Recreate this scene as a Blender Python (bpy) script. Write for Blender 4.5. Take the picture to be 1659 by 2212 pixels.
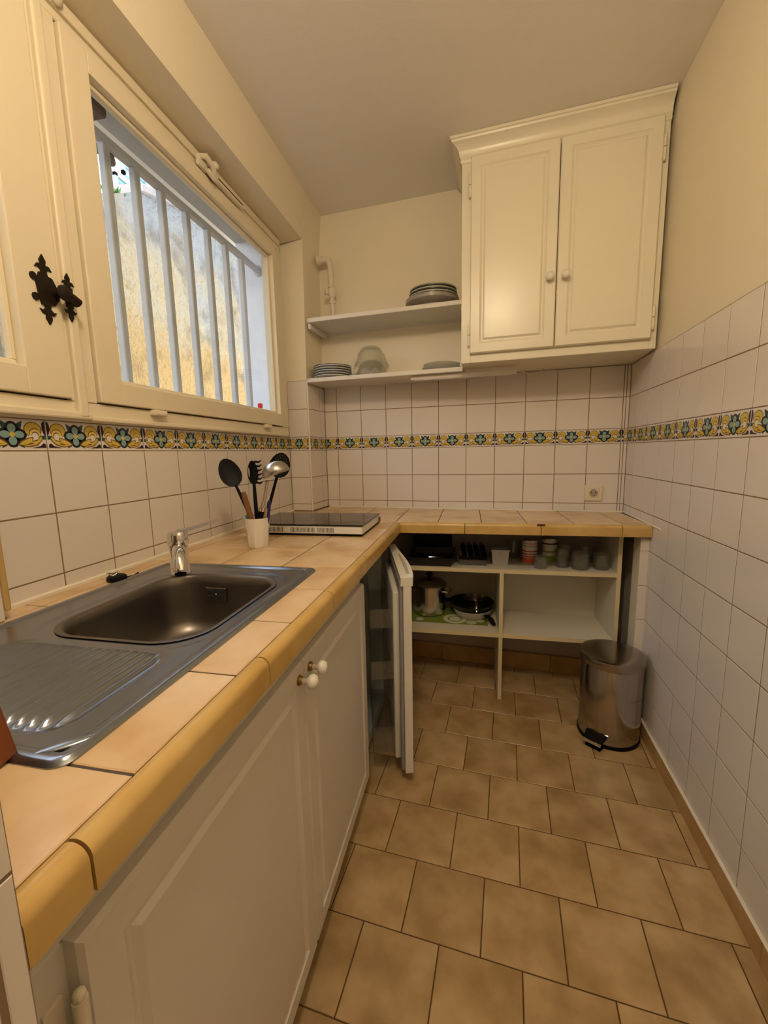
import bpy, bmesh, math, random
from mathutils import Matrix, Vector, Euler
random.seed(7)
S = bpy.context.scene
for o in list(bpy.data.objects): bpy.data.objects.remove(o)
COL = S.collection
PI = math.pi

# ------------------------------------------------------------------ camera
# world frame: X = away from the window wall, Y = along the window wall towards the back wall, Z up
CAM = Vector((0.9925, -2.4321, 1.2306))
YAW, PITCH, ROLL, FPX = 0.20413, -0.14351, -0.02057, 895.46
f = Vector((-math.sin(YAW)*math.cos(PITCH), math.cos(YAW)*math.cos(PITCH), math.sin(PITCH)))
r = Vector((math.cos(YAW), math.sin(YAW), 0)); u = r.cross(f)
r2 = math.cos(ROLL)*r + math.sin(ROLL)*u; u2 = -math.sin(ROLL)*r + math.cos(ROLL)*u
cd = bpy.data.cameras.new('camera'); cam = bpy.data.objects.new('camera', cd); COL.objects.link(cam)
cam.matrix_world = Matrix(((r2.x, u2.x, -f.x, CAM.x), (r2.y, u2.y, -f.y, CAM.y), (r2.z, u2.z, -f.z, CAM.z), (0, 0, 0, 1)))
cd.sensor_fit = 'HORIZONTAL'; cd.sensor_width = 36; cd.lens = FPX/1659*36; cd.clip_start = 0.02; cd.clip_end = 200
S.camera = cam

# ------------------------------------------------------------------ light
w = bpy.data.worlds.new('overcast_sky'); S.world = w; w.use_nodes = True
wn = w.node_tree.nodes; wl = w.node_tree.links
bg = wn['Background']; bg.inputs['Color'].default_value = (0.80, 0.89, 1.0, 1); bg.inputs['Strength'].default_value = 3.6
LAMP_STRENGTH = 80.0
LAMP_COLOR = (1.0, 0.80, 0.54)
LAMP_POS = (0.90, -2.22, 2.37)
S.view_settings.view_transform = 'Standard'; S.view_settings.look = 'None'
S.view_settings.exposure = 0.38; S.view_settings.gamma = 1.0; S.view_settings.use_curve_mapping = False

# ------------------------------------------------------------------ frames
A = 0.08678
MBK = Matrix.Rotation(-A, 4, 'Z')                         # back wall: x along wall, y into wall
RANG = math.atan2(-0.0518, 0.9993)
RN = Vector((math.cos(RANG), math.sin(RANG), 0)); RW = 1.7628
MRT = Matrix.Translation(RN*RW) @ Matrix.Rotation(RANG - PI/2, 4, 'Z')   # right wall: x towards the camera, y into wall
MLF = Matrix.Rotation(PI/2, 4, 'Z')                       # left wall: x = +Y, y into wall
P = 0.1515; BH = 0.0729; ZB = 1.25; ZT = ZB + BH          # wall tile pitch, border strip
ZC = 0.905; ZCEIL = 2.548
def bk(bu, v, z=0): return MBK @ Vector((bu, v, z))
def yback(x): return -math.tan(A)*x                       # back wall line in world

# ------------------------------------------------------------------ materials
MATS = {}
def newmat(name):
    m = bpy.data.materials.new(name); m.use_nodes = True
    return m, m.node_tree.nodes, m.node_tree.links, m.node_tree.nodes['Principled BSDF']
def mat(name, col, rough=0.5, metal=0.0, bump=0.0, bscale=60, var=0.0, vscale=6, coat=0.0, spec=0.5, trans=0.0, ior=1.45, alpha=1.0):
    if name in MATS: return MATS[name]
    m, n, l, b = newmat(name)
    b.inputs['Base Color'].default_value = (*col, 1); b.inputs['Roughness'].default_value = rough
    b.inputs['Metallic'].default_value = metal; b.inputs['Coat Weight'].default_value = coat
    b.inputs['Coat Roughness'].default_value = 0.08
    b.inputs['Specular IOR Level'].default_value = spec; b.inputs['Transmission Weight'].default_value = trans
    b.inputs['IOR'].default_value = ior; b.inputs['Alpha'].default_value = alpha
    if bump or var:
        tc = n.new('ShaderNodeTexCoord')
    if var:
        t = n.new('ShaderNodeTexNoise'); t.inputs['Scale'].default_value = vscale; t.inputs['Detail'].default_value = 5
        l.new(tc.outputs['Object'], t.inputs['Vector'])
        mx = n.new('ShaderNodeMix'); mx.data_type = 'RGBA'
        mx.inputs[6].default_value = (*[c*(1-var) for c in col], 1); mx.inputs[7].default_value = (*[min(1, c*(1+var)) for c in col], 1)
        l.new(t.outputs['Fac'], mx.inputs[0]); l.new(mx.outputs[2], b.inputs['Base Color'])
    if bump:
        t2 = n.new('ShaderNodeTexNoise'); t2.inputs['Scale'].default_value = bscale; t2.inputs['Detail'].default_value = 3
        l.new(tc.outputs['Object'], t2.inputs['Vector'])
        bp = n.new('ShaderNodeBump'); bp.inputs['Strength'].default_value = bump; bp.inputs['Distance'].default_value = 0.002
        l.new(t2.outputs['Fac'], bp.inputs['Height']); l.new(bp.outputs['Normal'], b.inputs['Normal'])
    MATS[name] = m; return m
def tilemat(name, lo, mid, hi, rough, scale=7, bump=0.08, tint=0.06, coat=0.0):
    """mottled fired clay, shifted per tile by the object's random value"""
    m, n, l, b = newmat(name)
    tc = n.new('ShaderNodeTexCoord'); oi = n.new('ShaderNodeObjectInfo')
    ml = n.new('ShaderNodeVectorMath'); ml.operation = 'SCALE'; ml.inputs[0].default_value = (31, 17, 23); l.new(oi.outputs['Random'], ml.inputs['Scale'])
    ad = n.new('ShaderNodeVectorMath'); ad.operation = 'ADD'; l.new(tc.outputs['Object'], ad.inputs[0]); l.new(ml.outputs[0], ad.inputs[1])
    t = n.new('ShaderNodeTexNoise'); t.inputs['Scale'].default_value = scale; t.inputs['Detail'].default_value = 4; t.inputs['Roughness'].default_value = 0.5
    l.new(ad.outputs[0], t.inputs['Vector'])
    cr = n.new('ShaderNodeValToRGB'); e = cr.color_ramp.elements
    e[0].position = 0.30; e[0].color = (*lo, 1); e[1].position = 0.72; e[1].color = (*hi, 1)
    k = e.new(0.5); k.color = (*mid, 1)
    l.new(t.outputs['Fac'], cr.inputs[0])
    hv = n.new('ShaderNodeHueSaturation'); mr = n.new('ShaderNodeMapRange'); mr.inputs[3].default_value = 1-tint; mr.inputs[4].default_value = 1+tint
    l.new(oi.outputs['Random'], mr.inputs[0]); l.new(mr.outputs[0], hv.inputs['Value']); l.new(cr.outputs[0], hv.inputs['Color'])
    l.new(hv.outputs[0], b.inputs['Base Color'])
    b.inputs['Roughness'].default_value = rough; b.inputs['Coat Weight'].default_value = coat
    t2 = n.new('ShaderNodeTexNoise'); t2.inputs['Scale'].default_value = 25; l.new(ad.outputs[0], t2.inputs['Vector'])
    bp = n.new('ShaderNodeBump'); bp.inputs['Strength'].default_value = bump; bp.inputs['Distance'].default_value = 0.003
    l.new(t2.outputs['Fac'], bp.inputs['Height']); l.new(bp.outputs['Normal'], b.inputs['Normal'])
    MATS[name] = m; return m
M_PAINT = mat('cream_wall_paint', (0.81, 0.73, 0.565), 0.55, bump=0.25, bscale=160, var=0.03, vscale=2)
M_CEIL = mat('ceiling_paint', (0.86, 0.82, 0.78), 0.75, bump=0.15, bscale=180)
M_TILE = mat('white_wall_tile', (0.74, 0.685, 0.64), 0.16, bump=0.05, bscale=18, var=0.02, vscale=9)
M_GROUT = mat('wall_grout', (0.25, 0.175, 0.105), 0.9, var=0.25, vscale=8)
M_FGROUT = mat('floor_grout', (0.10, 0.055, 0.022), 0.95, var=0.25, vscale=12)
M_CGROUT = mat('worktop_grout', (0.085, 0.07, 0.06), 0.9)
M_FLOOR = tilemat('tan_floor_tile', (0.33, 0.215, 0.092), (0.45, 0.312, 0.155), (0.57, 0.42, 0.24), 0.34, 9, 0.12, 0.05)
M_CTILE = tilemat('beige_worktop_tile', (0.52, 0.33, 0.15), (0.67, 0.48, 0.275), (0.75, 0.58, 0.39), 0.28, 8, 0.10, 0.04)
M_ETILE = tilemat('ochre_edge_tile', (0.47, 0.295, 0.080), (0.55, 0.360, 0.115), (0.62, 0.43, 0.17), 0.28, 9, 0.10, 0.04)
M_SKIRT = tilemat('tan_skirting_tile', (0.40, 0.23, 0.08), (0.50, 0.30, 0.12), (0.56, 0.36, 0.16), 0.4, 9, 0.1, 0.04)
M_CAULK = mat('white_sealant', (0.80, 0.74, 0.62), 0.5)
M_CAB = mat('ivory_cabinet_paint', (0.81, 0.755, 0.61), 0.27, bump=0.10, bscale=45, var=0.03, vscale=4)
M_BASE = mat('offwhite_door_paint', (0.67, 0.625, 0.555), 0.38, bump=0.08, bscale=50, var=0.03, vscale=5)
M_SHELF = mat('white_shelf_board', (0.74, 0.69, 0.62), 0.4, bump=0.05)
M_MELA = mat('cream_melamine', (0.70, 0.66, 0.56), 0.45)
M_EDGE = mat('yellowed_edge_band', (0.70, 0.60, 0.38), 0.45)
M_WIN = mat('cream_window_paint', (0.77, 0.685, 0.515), 0.42, bump=0.15, bscale=60, var=0.03, vscale=6)
M_PLAST = mat('grey_wall_plaster', (0.50, 0.45, 0.40), 0.85, bump=0.3, bscale=70, var=0.12, vscale=5)
M_STEEL = mat('brushed_sink_steel', (0.31, 0.345, 0.42), 0.25, 1.0, bump=0.03, bscale=250)
M_BASIN = mat('dull_basin_steel', (0.235, 0.215, 0.20), 0.36, 1.0, var=0.15, vscale=9)
M_CHROME = mat('chrome', (0.72, 0.72, 0.74), 0.08, 1.0)
M_BIN = mat('polished_bin_steel', (0.45, 0.42, 0.41), 0.18, 1.0, var=0.10, vscale=9)
M_POT = mat('pot_steel', (0.58, 0.55, 0.50), 0.17, 1.0)
M_BLK = mat('black_plastic', (0.006, 0.006, 0.007), 0.48, spec=0.15)
M_BLKM = mat('black_nonstick', (0.010, 0.010, 0.012), 0.42)
M_IRON = mat('blackened_iron', (0.025, 0.017, 0.012), 0.5, 0.6)
M_GLASS = mat('clear_glass', (0.95, 0.97, 0.96), 0.02, trans=1.0, ior=1.45)
M_FROST = mat('cloudy_plastic', (0.80, 0.80, 0.80), 0.35, trans=0.75, ior=1.3)
M_PORC = mat('white_porcelain', (0.80, 0.76, 0.69), 0.12)
M_PLATE = mat('white_plate', (0.66, 0.64, 0.60), 0.15)
M_NAVY = mat('dark_blue_rim', (0.025, 0.03, 0.05), 0.2)
M_DPLATE = mat('dark_green_grey_plate', (0.075, 0.085, 0.078), 0.2)
M_GPLATE = mat('taupe_plate', (0.33, 0.30, 0.26), 0.22)
M_WHITE = mat('white_plastic', (0.78, 0.77, 0.73), 0.3)
M_FRIDGE = mat('white_enamel', (0.76, 0.74, 0.69), 0.28)
M_LINER = mat('pale_fridge_liner', (0.62, 0.68, 0.68), 0.35)
M_GASK = mat('grey_rubber_gasket', (0.30, 0.30, 0.31), 0.6)
M_HOB = mat('black_hob_glass', (0.006, 0.006, 0.007), 0.06, spec=0.7)
M_DARK = mat('dark_cavity', (0.02, 0.018, 0.015), 0.8)
M_WOODR = mat('reddish_wood', (0.20, 0.055, 0.013), 0.4, var=0.3, vscale=14)
M_WOOD = mat('brown_wood', (0.21, 0.085, 0.030), 0.45, var=0.2, vscale=30)
M_PIPE = mat('cream_painted_metal', (0.72, 0.65, 0.52), 0.4, bump=0.2, bscale=80)
M_BRASS = mat('aged_brass', (0.30, 0.20, 0.07), 0.35, 0.9)
M_GREEN = mat('green_mat', (0.16, 0.24, 0.03), 0.7)
M_CREAMP = mat('cream_print', (0.62, 0.60, 0.48), 0.7)
M_RED = mat('red_print', (0.50, 0.05, 0.02), 0.4)
M_CAN = mat('white_can', (0.66, 0.63, 0.56), 0.35)
M_LIME = mat('lime_print', (0.25, 0.36, 0.05), 0.4)
M_BLUE = mat('blue_plastic', (0.02, 0.03, 0.16), 0.3)
M_TEAL = mat('teal_plastic', (0.03, 0.30, 0.33), 0.35)
M_BARS = mat('grey_white_bar_paint', (0.52, 0.52, 0.54), 0.6, bump=0.4, bscale=60, var=0.12, vscale=12)
M_REVEAL = mat('white_roughcast', (0.74, 0.76, 0.82), 0.9, bump=1.0, bscale=45, var=0.08, vscale=20)
M_SOFFIT = mat('grey_soffit', (0.42, 0.43, 0.44), 0.9, bump=0.6, bscale=60, var=0.12, vscale=10)
def glasspane():
    m, n, l, b = newmat('window_glass')
    n.remove(b); out = n['Material Output']
    g = n.new('ShaderNodeBsdfGlossy'); g.inputs['Roughness'].default_value = 0.02; g.inputs['Color'].default_value = (1, 1, 1, 1)
    t = n.new('ShaderNodeBsdfTransparent'); t.inputs['Color'].default_value = (0.94, 0.96, 0.96, 1)
    lw = n.new('ShaderNodeLayerWeight'); lw.inputs['Blend'].default_value = 0.5
    pw = n.new('ShaderNodeMath'); pw.operation = 'POWER'; pw.inputs[1].default_value = 5.0; l.new(lw.outputs['Facing'], pw.inputs[0])
    ma = n.new('ShaderNodeMath'); ma.operation = 'MULTIPLY_ADD'; ma.inputs[1].default_value = 0.9; ma.inputs[2].default_value = 0.02; l.new(pw.outputs[0], ma.inputs[0])
    mx = n.new('ShaderNodeMixShader'); l.new(ma.outputs[0], mx.inputs[0]); l.new(t.outputs[0], mx.inputs[1]); l.new(g.outputs[0], mx.inputs[2])
    l.new(mx.outputs[0], out.inputs['Surface']); return m
M_PANE = glasspane()
def thinglass(name, tint, base):
    m, n, l, b = newmat(name)
    n.remove(b); out = n['Material Output']
    g = n.new('ShaderNodeBsdfGlossy'); g.inputs['Roughness'].default_value = 0.06
    t = n.new('ShaderNodeBsdfTransparent'); t.inputs['Color'].default_value = (*tint, 1)
    d = n.new('ShaderNodeBsdfDiffuse'); d.inputs['Color'].default_value = (0.8, 0.8, 0.75, 1)
    lw = n.new('ShaderNodeLayerWeight'); lw.inputs['Blend'].default_value = 0.5
    pw = n.new('ShaderNodeMath'); pw.operation = 'POWER'; pw.inputs[1].default_value = 3.0; l.new(lw.outputs['Facing'], pw.inputs[0])
    ma = n.new('ShaderNodeMath'); ma.operation = 'MULTIPLY_ADD'; ma.inputs[1].default_value = 0.7; ma.inputs[2].default_value = 0.06; l.new(pw.outputs[0], ma.inputs[0])
    m1 = n.new('ShaderNodeMixShader'); m1.inputs[0].default_value = base; l.new(t.outputs[0], m1.inputs[1]); l.new(d.outputs[0], m1.inputs[2])
    mx = n.new('ShaderNodeMixShader'); l.new(ma.outputs[0], mx.inputs[0]); l.new(m1.outputs[0], mx.inputs[1]); l.new(g.outputs[0], mx.inputs[2])
    l.new(mx.outputs[0], out.inputs['Surface']); return m
M_TUMB = thinglass('tumbler_glass', (0.94, 0.95, 0.94), 0.05)
M_BOWLG = thinglass('pressed_glass', (0.96, 0.955, 0.92), 0.09)
M_CLEARP = thinglass('clear_plastic', (0.90, 0.90, 0.89), 0.03)
def yellowwall():
    m, n, l, b = newmat('weathered_yellow_render')
    tc = n.new('ShaderNodeTexCoord')
    t = n.new('ShaderNodeTexNoise'); t.inputs['Scale'].default_value = 2.2; t.inputs['Detail'].default_value = 9; t.inputs['Roughness'].default_value = 0.68
    l.new(tc.outputs['Object'], t.inputs['Vector'])
    sp = n.new('ShaderNodeSeparateXYZ'); l.new(tc.outputs['Object'], sp.inputs[0])
    mr = n.new('ShaderNodeMapRange'); mr.inputs[1].default_value = 1.7; mr.inputs[2].default_value = 3.4; mr.inputs[3].default_value = -0.20; mr.inputs[4].default_value = 0.42
    l.new(sp.outputs['Z'], mr.inputs[0])
    ad = n.new('ShaderNodeMath'); ad.operation = 'ADD'; l.new(t.outputs['Fac'], ad.inputs[0]); l.new(mr.outputs[0], ad.inputs[1])
    cr = n.new('ShaderNodeValToRGB'); e = cr.color_ramp.elements
    e[0].position = 0.42; e[0].color = (0.56, 0.335, 0.118, 1); e[1].position = 0.88; e[1].color = (0.40, 0.385, 0.36, 1)
    k = e.new(0.64); k.color = (0.54, 0.405, 0.24, 1)
    l.new(ad.outputs[0], cr.inputs[0])
    t3 = n.new('ShaderNodeTexNoise'); t3.inputs['Scale'].default_value = 5; t3.inputs['Detail'].default_value = 6; l.new(tc.outputs['Object'], t3.inputs['Vector'])
    c3 = n.new('ShaderNodeValToRGB'); c3.color_ramp.elements[0].position = 0.30; c3.color_ramp.elements[0].color = (0.45, 0.43, 0.42, 1); c3.color_ramp.elements[1].position = 0.50
    l.new(t3.outputs['Fac'], c3.inputs[0])
    mx = n.new('ShaderNodeMix'); mx.data_type = 'RGBA'; mx.blend_type = 'MULTIPLY'; mx.inputs[0].default_value = 0.8
    l.new(cr.outputs[0], mx.inputs[6]); l.new(c3.outputs[0], mx.inputs[7]); l.new(mx.outputs[2], b.inputs['Base Color'])
    b.inputs['Roughness'].default_value = 0.95
    t2 = n.new('ShaderNodeTexNoise'); t2.inputs['Scale'].default_value = 28; t2.inputs['Detail'].default_value = 6; l.new(tc.outputs['Object'], t2.inputs['Vector'])
    bp = n.new('ShaderNodeBump'); bp.inputs['Strength'].default_value = 1.0; bp.inputs['Distance'].default_value = 0.06
    l.new(t2.outputs['Fac'], bp.inputs['Height']); l.new(bp.outputs['Normal'], b.inputs['Normal'])
    return m
M_YELLOW = yellowwall()

# ------------------------------------------------------------------ mesh helpers
MW = {}
def inv(parent): return MW[parent].inverted() if parent is not None and parent in MW else Matrix.Identity(4)
class MB:
    """collects geometry, given in the coordinates of matrix M, then links it as ONE mesh object"""
    def __init__(s, M=None):
        s.v = []; s.f = []; s.fm = []; s.M = M or Matrix.Identity(4); s.mi = 0
    def _add(s, vs, fs):
        o = len(s.v); s.v += [s.M @ Vector(p) for p in vs]
        for q in fs: s.f.append([o+i for i in q]); s.fm.append(s.mi)
        return s
    def box(s, x0, x1, y0, y1, z0, z1, bev=0.0, seg=1):
        if bev <= 0:
            return s._add([(x0,y0,z0),(x1,y0,z0),(x1,y1,z0),(x0,y1,z0),(x0,y0,z1),(x1,y0,z1),(x1,y1,z1),(x0,y1,z1)],
                          [(0,3,2,1),(4,5,6,7),(0,1,5,4),(1,2,6,5),(2,3,7,6),(3,0,4,7)])
        bm = bmesh.new(); bmesh.ops.create_cube(bm, size=1.0)
        for v in bm.verts: v.co = Vector(((x0+x1)/2+v.co.x*(x1-x0), (y0+y1)/2+v.co.y*(y1-y0), (z0+z1)/2+v.co.z*(z1-z0)))
        bmesh.ops.bevel(bm, geom=bm.edges[:], offset=bev, segments=seg, affect='EDGES', profile=0.5)
        return s.bm(bm)
    def bm(s, bm):
        bm.verts.index_update(); s._add([v.co[:] for v in bm.verts], [[v.index for v in q.verts] for q in bm.faces]); bm.free(); return s
    def prism(s, poly, z0, z1, axis='z'):
        n = len(poly)
        def m(p, h): return {'z': (p[0], p[1], h), 'y': (p[0], h, p[1]), 'x': (h, p[0], p[1])}[axis]
        vs = [m(p, z0) for p in poly] + [m(p, z1) for p in poly]
        fs = [list(range(n))[::-1], list(range(n, 2*n))] + [(i, (i+1) % n, n+(i+1) % n, n+i) for i in range(n)]
        return s._add(vs, fs)
    def lathe(s, prof, c=(0,0,0), seg=32, axis=(0,0,1), capb=True, capt=True, rot=0.0):
        ax = Vector(axis).normalized(); q = Vector((0,0,1)).rotation_difference(ax).to_matrix().to_4x4()
        Mx = Matrix.Translation(Vector(c)) @ q
        vs = []; fs = []
        for (rr, z) in prof:
            for i in range(seg):
                a = 2*PI*i/seg + rot; vs.append(Mx @ Vector((rr*math.cos(a), rr*math.sin(a), z)))
        for j in range(len(prof)-1):
            for i in range(seg):
                i2 = (i+1) % seg; fs.append((j*seg+i, j*seg+i2, (j+1)*seg+i2, (j+1)*seg+i))
        if capb: fs.append(list(range(seg))[::-1])
        if capt: fs.append([(len(prof)-1)*seg+i for i in range(seg)])
        return s._add(vs, fs)
    def tube(s, path, rad, seg=10, cap=True):
        pts = [Vector(p) for p in path]; n = len(pts); rads = rad if isinstance(rad, (list, tuple)) else [rad]*n
        vs = []; fs = []; up = None
        for k, p in enumerate(pts):
            d = (pts[min(k+1, n-1)] - pts[max(k-1, 0)]).normalized()
            if up is None: up = Vector((0,0,1)) if abs(d.z) < 0.9 else Vector((1,0,0))
            a = d.cross(up).normalized(); b = a.cross(d).normalized(); up = b
            for i in range(seg):
                t = 2*PI*i/seg; vs.append(p + rads[k]*(math.cos(t)*a + math.sin(t)*b))
        for k in range(n-1):
            for i in range(seg):
                i2 = (i+1) % seg; fs.append((k*seg+i, k*seg+i2, (k+1)*seg+i2, (k+1)*seg+i))
        if cap: fs.append(list(range(seg))[::-1]); fs.append([(n-1)*seg+i for i in range(seg)])
        return s._add(vs, fs)
    def sphere(s, c, rad, seg=16, rings=10, sc=(1,1,1), M=None):
        vs = []; fs = []; Mx = M or Matrix.Identity(4)
        for j in range(rings+1):
            t = PI*j/rings
            for i in range(seg):
                a = 2*PI*i/seg
                vs.append(Vector(c) + (Mx @ Vector((rad*sc[0]*math.sin(t)*math.cos(a), rad*sc[1]*math.sin(t)*math.sin(a), rad*sc[2]*math.cos(t)))))
        for j in range(rings):
            for i in range(seg):
                i2 = (i+1) % seg; fs.append((j*seg+i, (j+1)*seg+i, (j+1)*seg+i2, j*seg+i2))
        return s._add(vs, fs)
    def build(s, name, m, parent=None, smooth=None, doubles=False):
        T = inv(parent)
        me = bpy.data.meshes.new(name); me.from_pydata([(T @ v)[:] for v in s.v], [], s.f)
        for k in (m if isinstance(m, (list, tuple)) else [m]): me.materials.append(k)
        for q, i in zip(me.polygons, s.fm): q.material_index = i
        bm = bmesh.new(); bm.from_mesh(me)
        if doubles: bmesh.ops.remove_doubles(bm, verts=bm.verts, dist=1e-6)
        bmesh.ops.recalc_face_normals(bm, faces=bm.faces); bm.to_mesh(me); bm.free()
        if smooth is not None:
            for q in me.polygons: q.use_smooth = True
            me.set_sharp_from_angle(angle=math.radians(smooth))
        o = bpy.data.objects.new(name, me); COL.objects.link(o)
        if parent is not None: o.parent = parent; MW[o] = MW[parent].copy()
        else: MW[o] = Matrix.Identity(4)
        return o
def tag(o, label=None, cat=None, group=None, kind=None):
    if label: o['label'] = label
    if cat: o['category'] = cat
    if group: o['group'] = group
    if kind: o['kind'] = kind
    return o
def thing(name, label, cat, loc=(0,0,0), rz=0.0, group=None):
    o = bpy.data.objects.new(name, None); COL.objects.link(o); o.empty_display_size = 0.05
    M = Matrix.Translation(Vector(loc)) @ Matrix.Rotation(rz, 4, 'Z'); o.matrix_world = M; MW[o] = M
    return tag(o, label, cat, group)
def struct(o, label=None, cat=None): return tag(o, label, cat, kind='structure')
def shell(name, M, label=None, cat=None):
    """an Empty that carries a piece of the setting whose surfaces are its children"""
    o = bpy.data.objects.new(name, None); COL.objects.link(o); o.empty_display_size = 0.05; o.matrix_world = M; MW[o] = M
    return struct(o, label, cat)
def link_part(name, me, parent, loc, rot=None):
    o = bpy.data.objects.new(name, me); COL.objects.link(o); o.parent = parent; o.location = loc
    if rot: o.rotation_euler = rot
    MW[o] = MW[parent]; return o

# ------------------------------------------------------------------ wall tiles
TC = {}
def tilemesh(w, h, m, t=0.006, bev=0.0007):
    k = (round(w, 4), round(h, 4), m.name)
    if k in TC: return TC[k]
    a, b = w/2, h/2; c, d = a-bev, b-bev
    vs = [(-a, bev, -b), (a, bev, -b), (a, bev, b), (-a, bev, b), (-c, 0, -d), (c, 0, -d), (c, 0, d), (-c, 0, d), (-a, t, -b), (a, t, -b), (a, t, b), (-a, t, b)]
    fs = [(4,5,6,7), (0,1,5,4), (1,2,6,5), (2,3,7,6), (3,0,4,7), (8,9,1,0), (9,10,2,1), (10,11,3,2), (11,8,0,3)]
    me = bpy.data.meshes.new('tile'); me.from_pydata(vs, [], fs); me.materials.append(m)
    TC[k] = me; return me
def poly_circle(cx, cy, rx, ry, n=12, a0=0, a1=2*PI, rot=0):
    out = []
    for i in range(n):
        a = a0 + (a1-a0)*i/(n if abs(a1-a0-2*PI) < 1e-6 else n-1); x = rx*math.cos(a); y = ry*math.sin(a)
        out.append((cx + x*math.cos(rot) - y*math.sin(rot), cy + x*math.sin(rot) + y*math.cos(rot)))
    return out
BM = [M_TILE] + [mat(nm, c, 0.14) for nm, c in (('border_outline', (0.012, 0.014, 0.022)), ('border_leaf_teal', (0.018, 0.075, 0.075)), ('border_petal', (0.22, 0.36, 0.37)),
      ('border_yellow', (0.62, 0.47, 0.085)), ('border_brown', (0.20, 0.085, 0.012)), ('border_purple', (0.028, 0.010, 0.022)), ('border_pale', (0.70, 0.56, 0.16)))]
def border_polys():
    """(layer, material index, polygon) in units of the tile height; the tile is 2.08 wide"""
    W = 2.08; L = []; cx, cy = W/2, 0.5
    def leaf(ang, ln, wd):
        pts = [(0.05, 0)] + [(ln*t, wd*math.sin(PI*t**0.8)) for t in (0.2, 0.4, 0.6, 0.8)] + [(ln, 0.0)] + [(ln*t, -wd*math.sin(PI*t**0.8)) for t in (0.8, 0.6, 0.4, 0.2)]
        return [(cx + x*math.cos(ang) - y*math.sin(ang), cy + x*math.sin(ang) + y*math.cos(ang)) for x, y in pts]
    for k in range(4): L.append((1, 2, leaf(PI/4 + k*PI/2 + (-0.16 if k % 2 else 0.16), 0.56, 0.115)))
    for k in range(4):
        a = k*PI/2; L.append((2, 1, poly_circle(cx + 0.20*math.cos(a), cy + 0.20*math.sin(a), 0.235, 0.205, 12, rot=a)))
    for k in range(4):
        a = k*PI/2; L.append((3, 3, poly_circle(cx + 0.205*math.cos(a), cy + 0.205*math.sin(a), 0.150, 0.122, 10, rot=a)))
    L.append((4, 4, poly_circle(cx, cy, 0.085, 0.085, 10)))
    half = []
    half.append((1, 5, poly_circle(0.41, 0.68, 0.285, 0.265, 16)))
    half.append((2, 4, poly_circle(0.41, 0.68, 0.255, 0.235, 16)))
    half.append((3, 5, poly_circle(0.36, 0.55, 0.185, 0.185, 14)))
    half.append((4, 7, poly_circle(0.355, 0.54, 0.165, 0.165, 14)))
    half.append((5, 5, poly_circle(0.35, 0.49, 0.115, 0.13, 12)))
    half.append((5.5, 0, poly_circle(0.36, 0.455, 0.105, 0.125, 12)))
    half.append((6, 0, [(0.20, 0.40), (0.38, 0.40), (0.52, 0.50), (0.60, 0.44), (0.45, 0.33), (0.25, 0.28)]))
    half.append((7, 5, [(0.10, 0.46), (0.16, 0.30), (0.32, 0.14), (0.60, 0.08), (0.92, 0.17), (0.80, 0.30), (0.60, 0.40), (0.42, 0.44), (0.44, 0.30), (0.28, 0.36), (0.18, 0.50)]))
    half.append((8, 4, [(0.13, 0.44), (0.20, 0.30), (0.36, 0.17), (0.60, 0.115), (0.87, 0.18), (0.76, 0.28), (0.58, 0.37), (0.46, 0.40), (0.47, 0.26), (0.30, 0.31), (0.18, 0.45)]))
    half.append((9, 5, [(0.40, 0.20), (0.60, 0.16), (0.80, 0.20), (0.62, 0.19), (0.50, 0.24)]))
    half.append((10, 6, [(0.0, 0.42), (0.0, 0.97), (0.06, 0.98), (0.12, 0.90), (0.13, 0.72), (0.09, 0.55)]))
    half.append((10, 2, [(0.0, 0.36), (0.0, 0.46), (0.10, 0.50), (0.17, 0.44), (0.13, 0.36)]))
    half.append((10, 6, [(0.04, 0.07), (0.06, 0.20), (0.13, 0.22), (0.22, 0.13), (0.50, 0.06)]))
    for ly, m, p in half:
        L.append((ly, m, p)); L.append((ly, m, [(W-x, y) for x, y in p][::-1]))
    return L
BP = border_polys(); BC = {}
def clip(poly, x0, x1):
    for lim, sg in ((x0, 1), (x1, -1)):
        out = []
        for i in range(len(poly)):
            a, b = poly[i], poly[(i+1) % len(poly)]; ina = sg*(a[0]-lim) >= 0; inb = sg*(b[0]-lim) >= 0
            if ina: out.append(a)
            if ina != inb:
                t = (lim-a[0])/(b[0]-a[0]); out.append((lim, a[1]+t*(b[1]-a[1])))
        poly = out
        if len(poly) < 3: return []
    return poly
def bordermesh(u0, u1, full):
    """part of the printed border tile between u0 and u1 (metres, 0..full), origin at its centre"""
    k = (round(u0, 4), round(u1, 4), round(full, 4))
    if k in BC: return BC[k]
    g = 0.0012; h = BH-2*g; w = u1-u0-2*g
    base = tilemesh(w, h, M_TILE); mb = MB()
    mb.v = [v.co.copy() for v in base.vertices]; mb.f = [list(q.vertices) for q in base.polygons]; mb.fm = [0]*len(mb.f)
    sx = full/2.08; cxm = (u0+u1)/2; e = 0.0007+g
    for ly, m, p in sorted(BP, key=lambda q: q[0]):
        q = clip([(x*sx, y) for x, y in p], u0+e, u1-e)
        if len(q) < 3: continue
        mb.mi = m; mb._add([(x-cxm, -0.00009*ly, (y-0.5)*(h-0.003)) for x, y in q], [list(range(len(q)))])
    me = bpy.data.meshes.new('border_tile'); me.from_pydata([v[:] for v in mb.v], [], mb.f)
    for mm in BM: me.materials.append(mm)
    for q, i in zip(me.polygons, mb.fm): q.material_index = i
    BC[k] = me; return me
GAP = 0.0034
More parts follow.
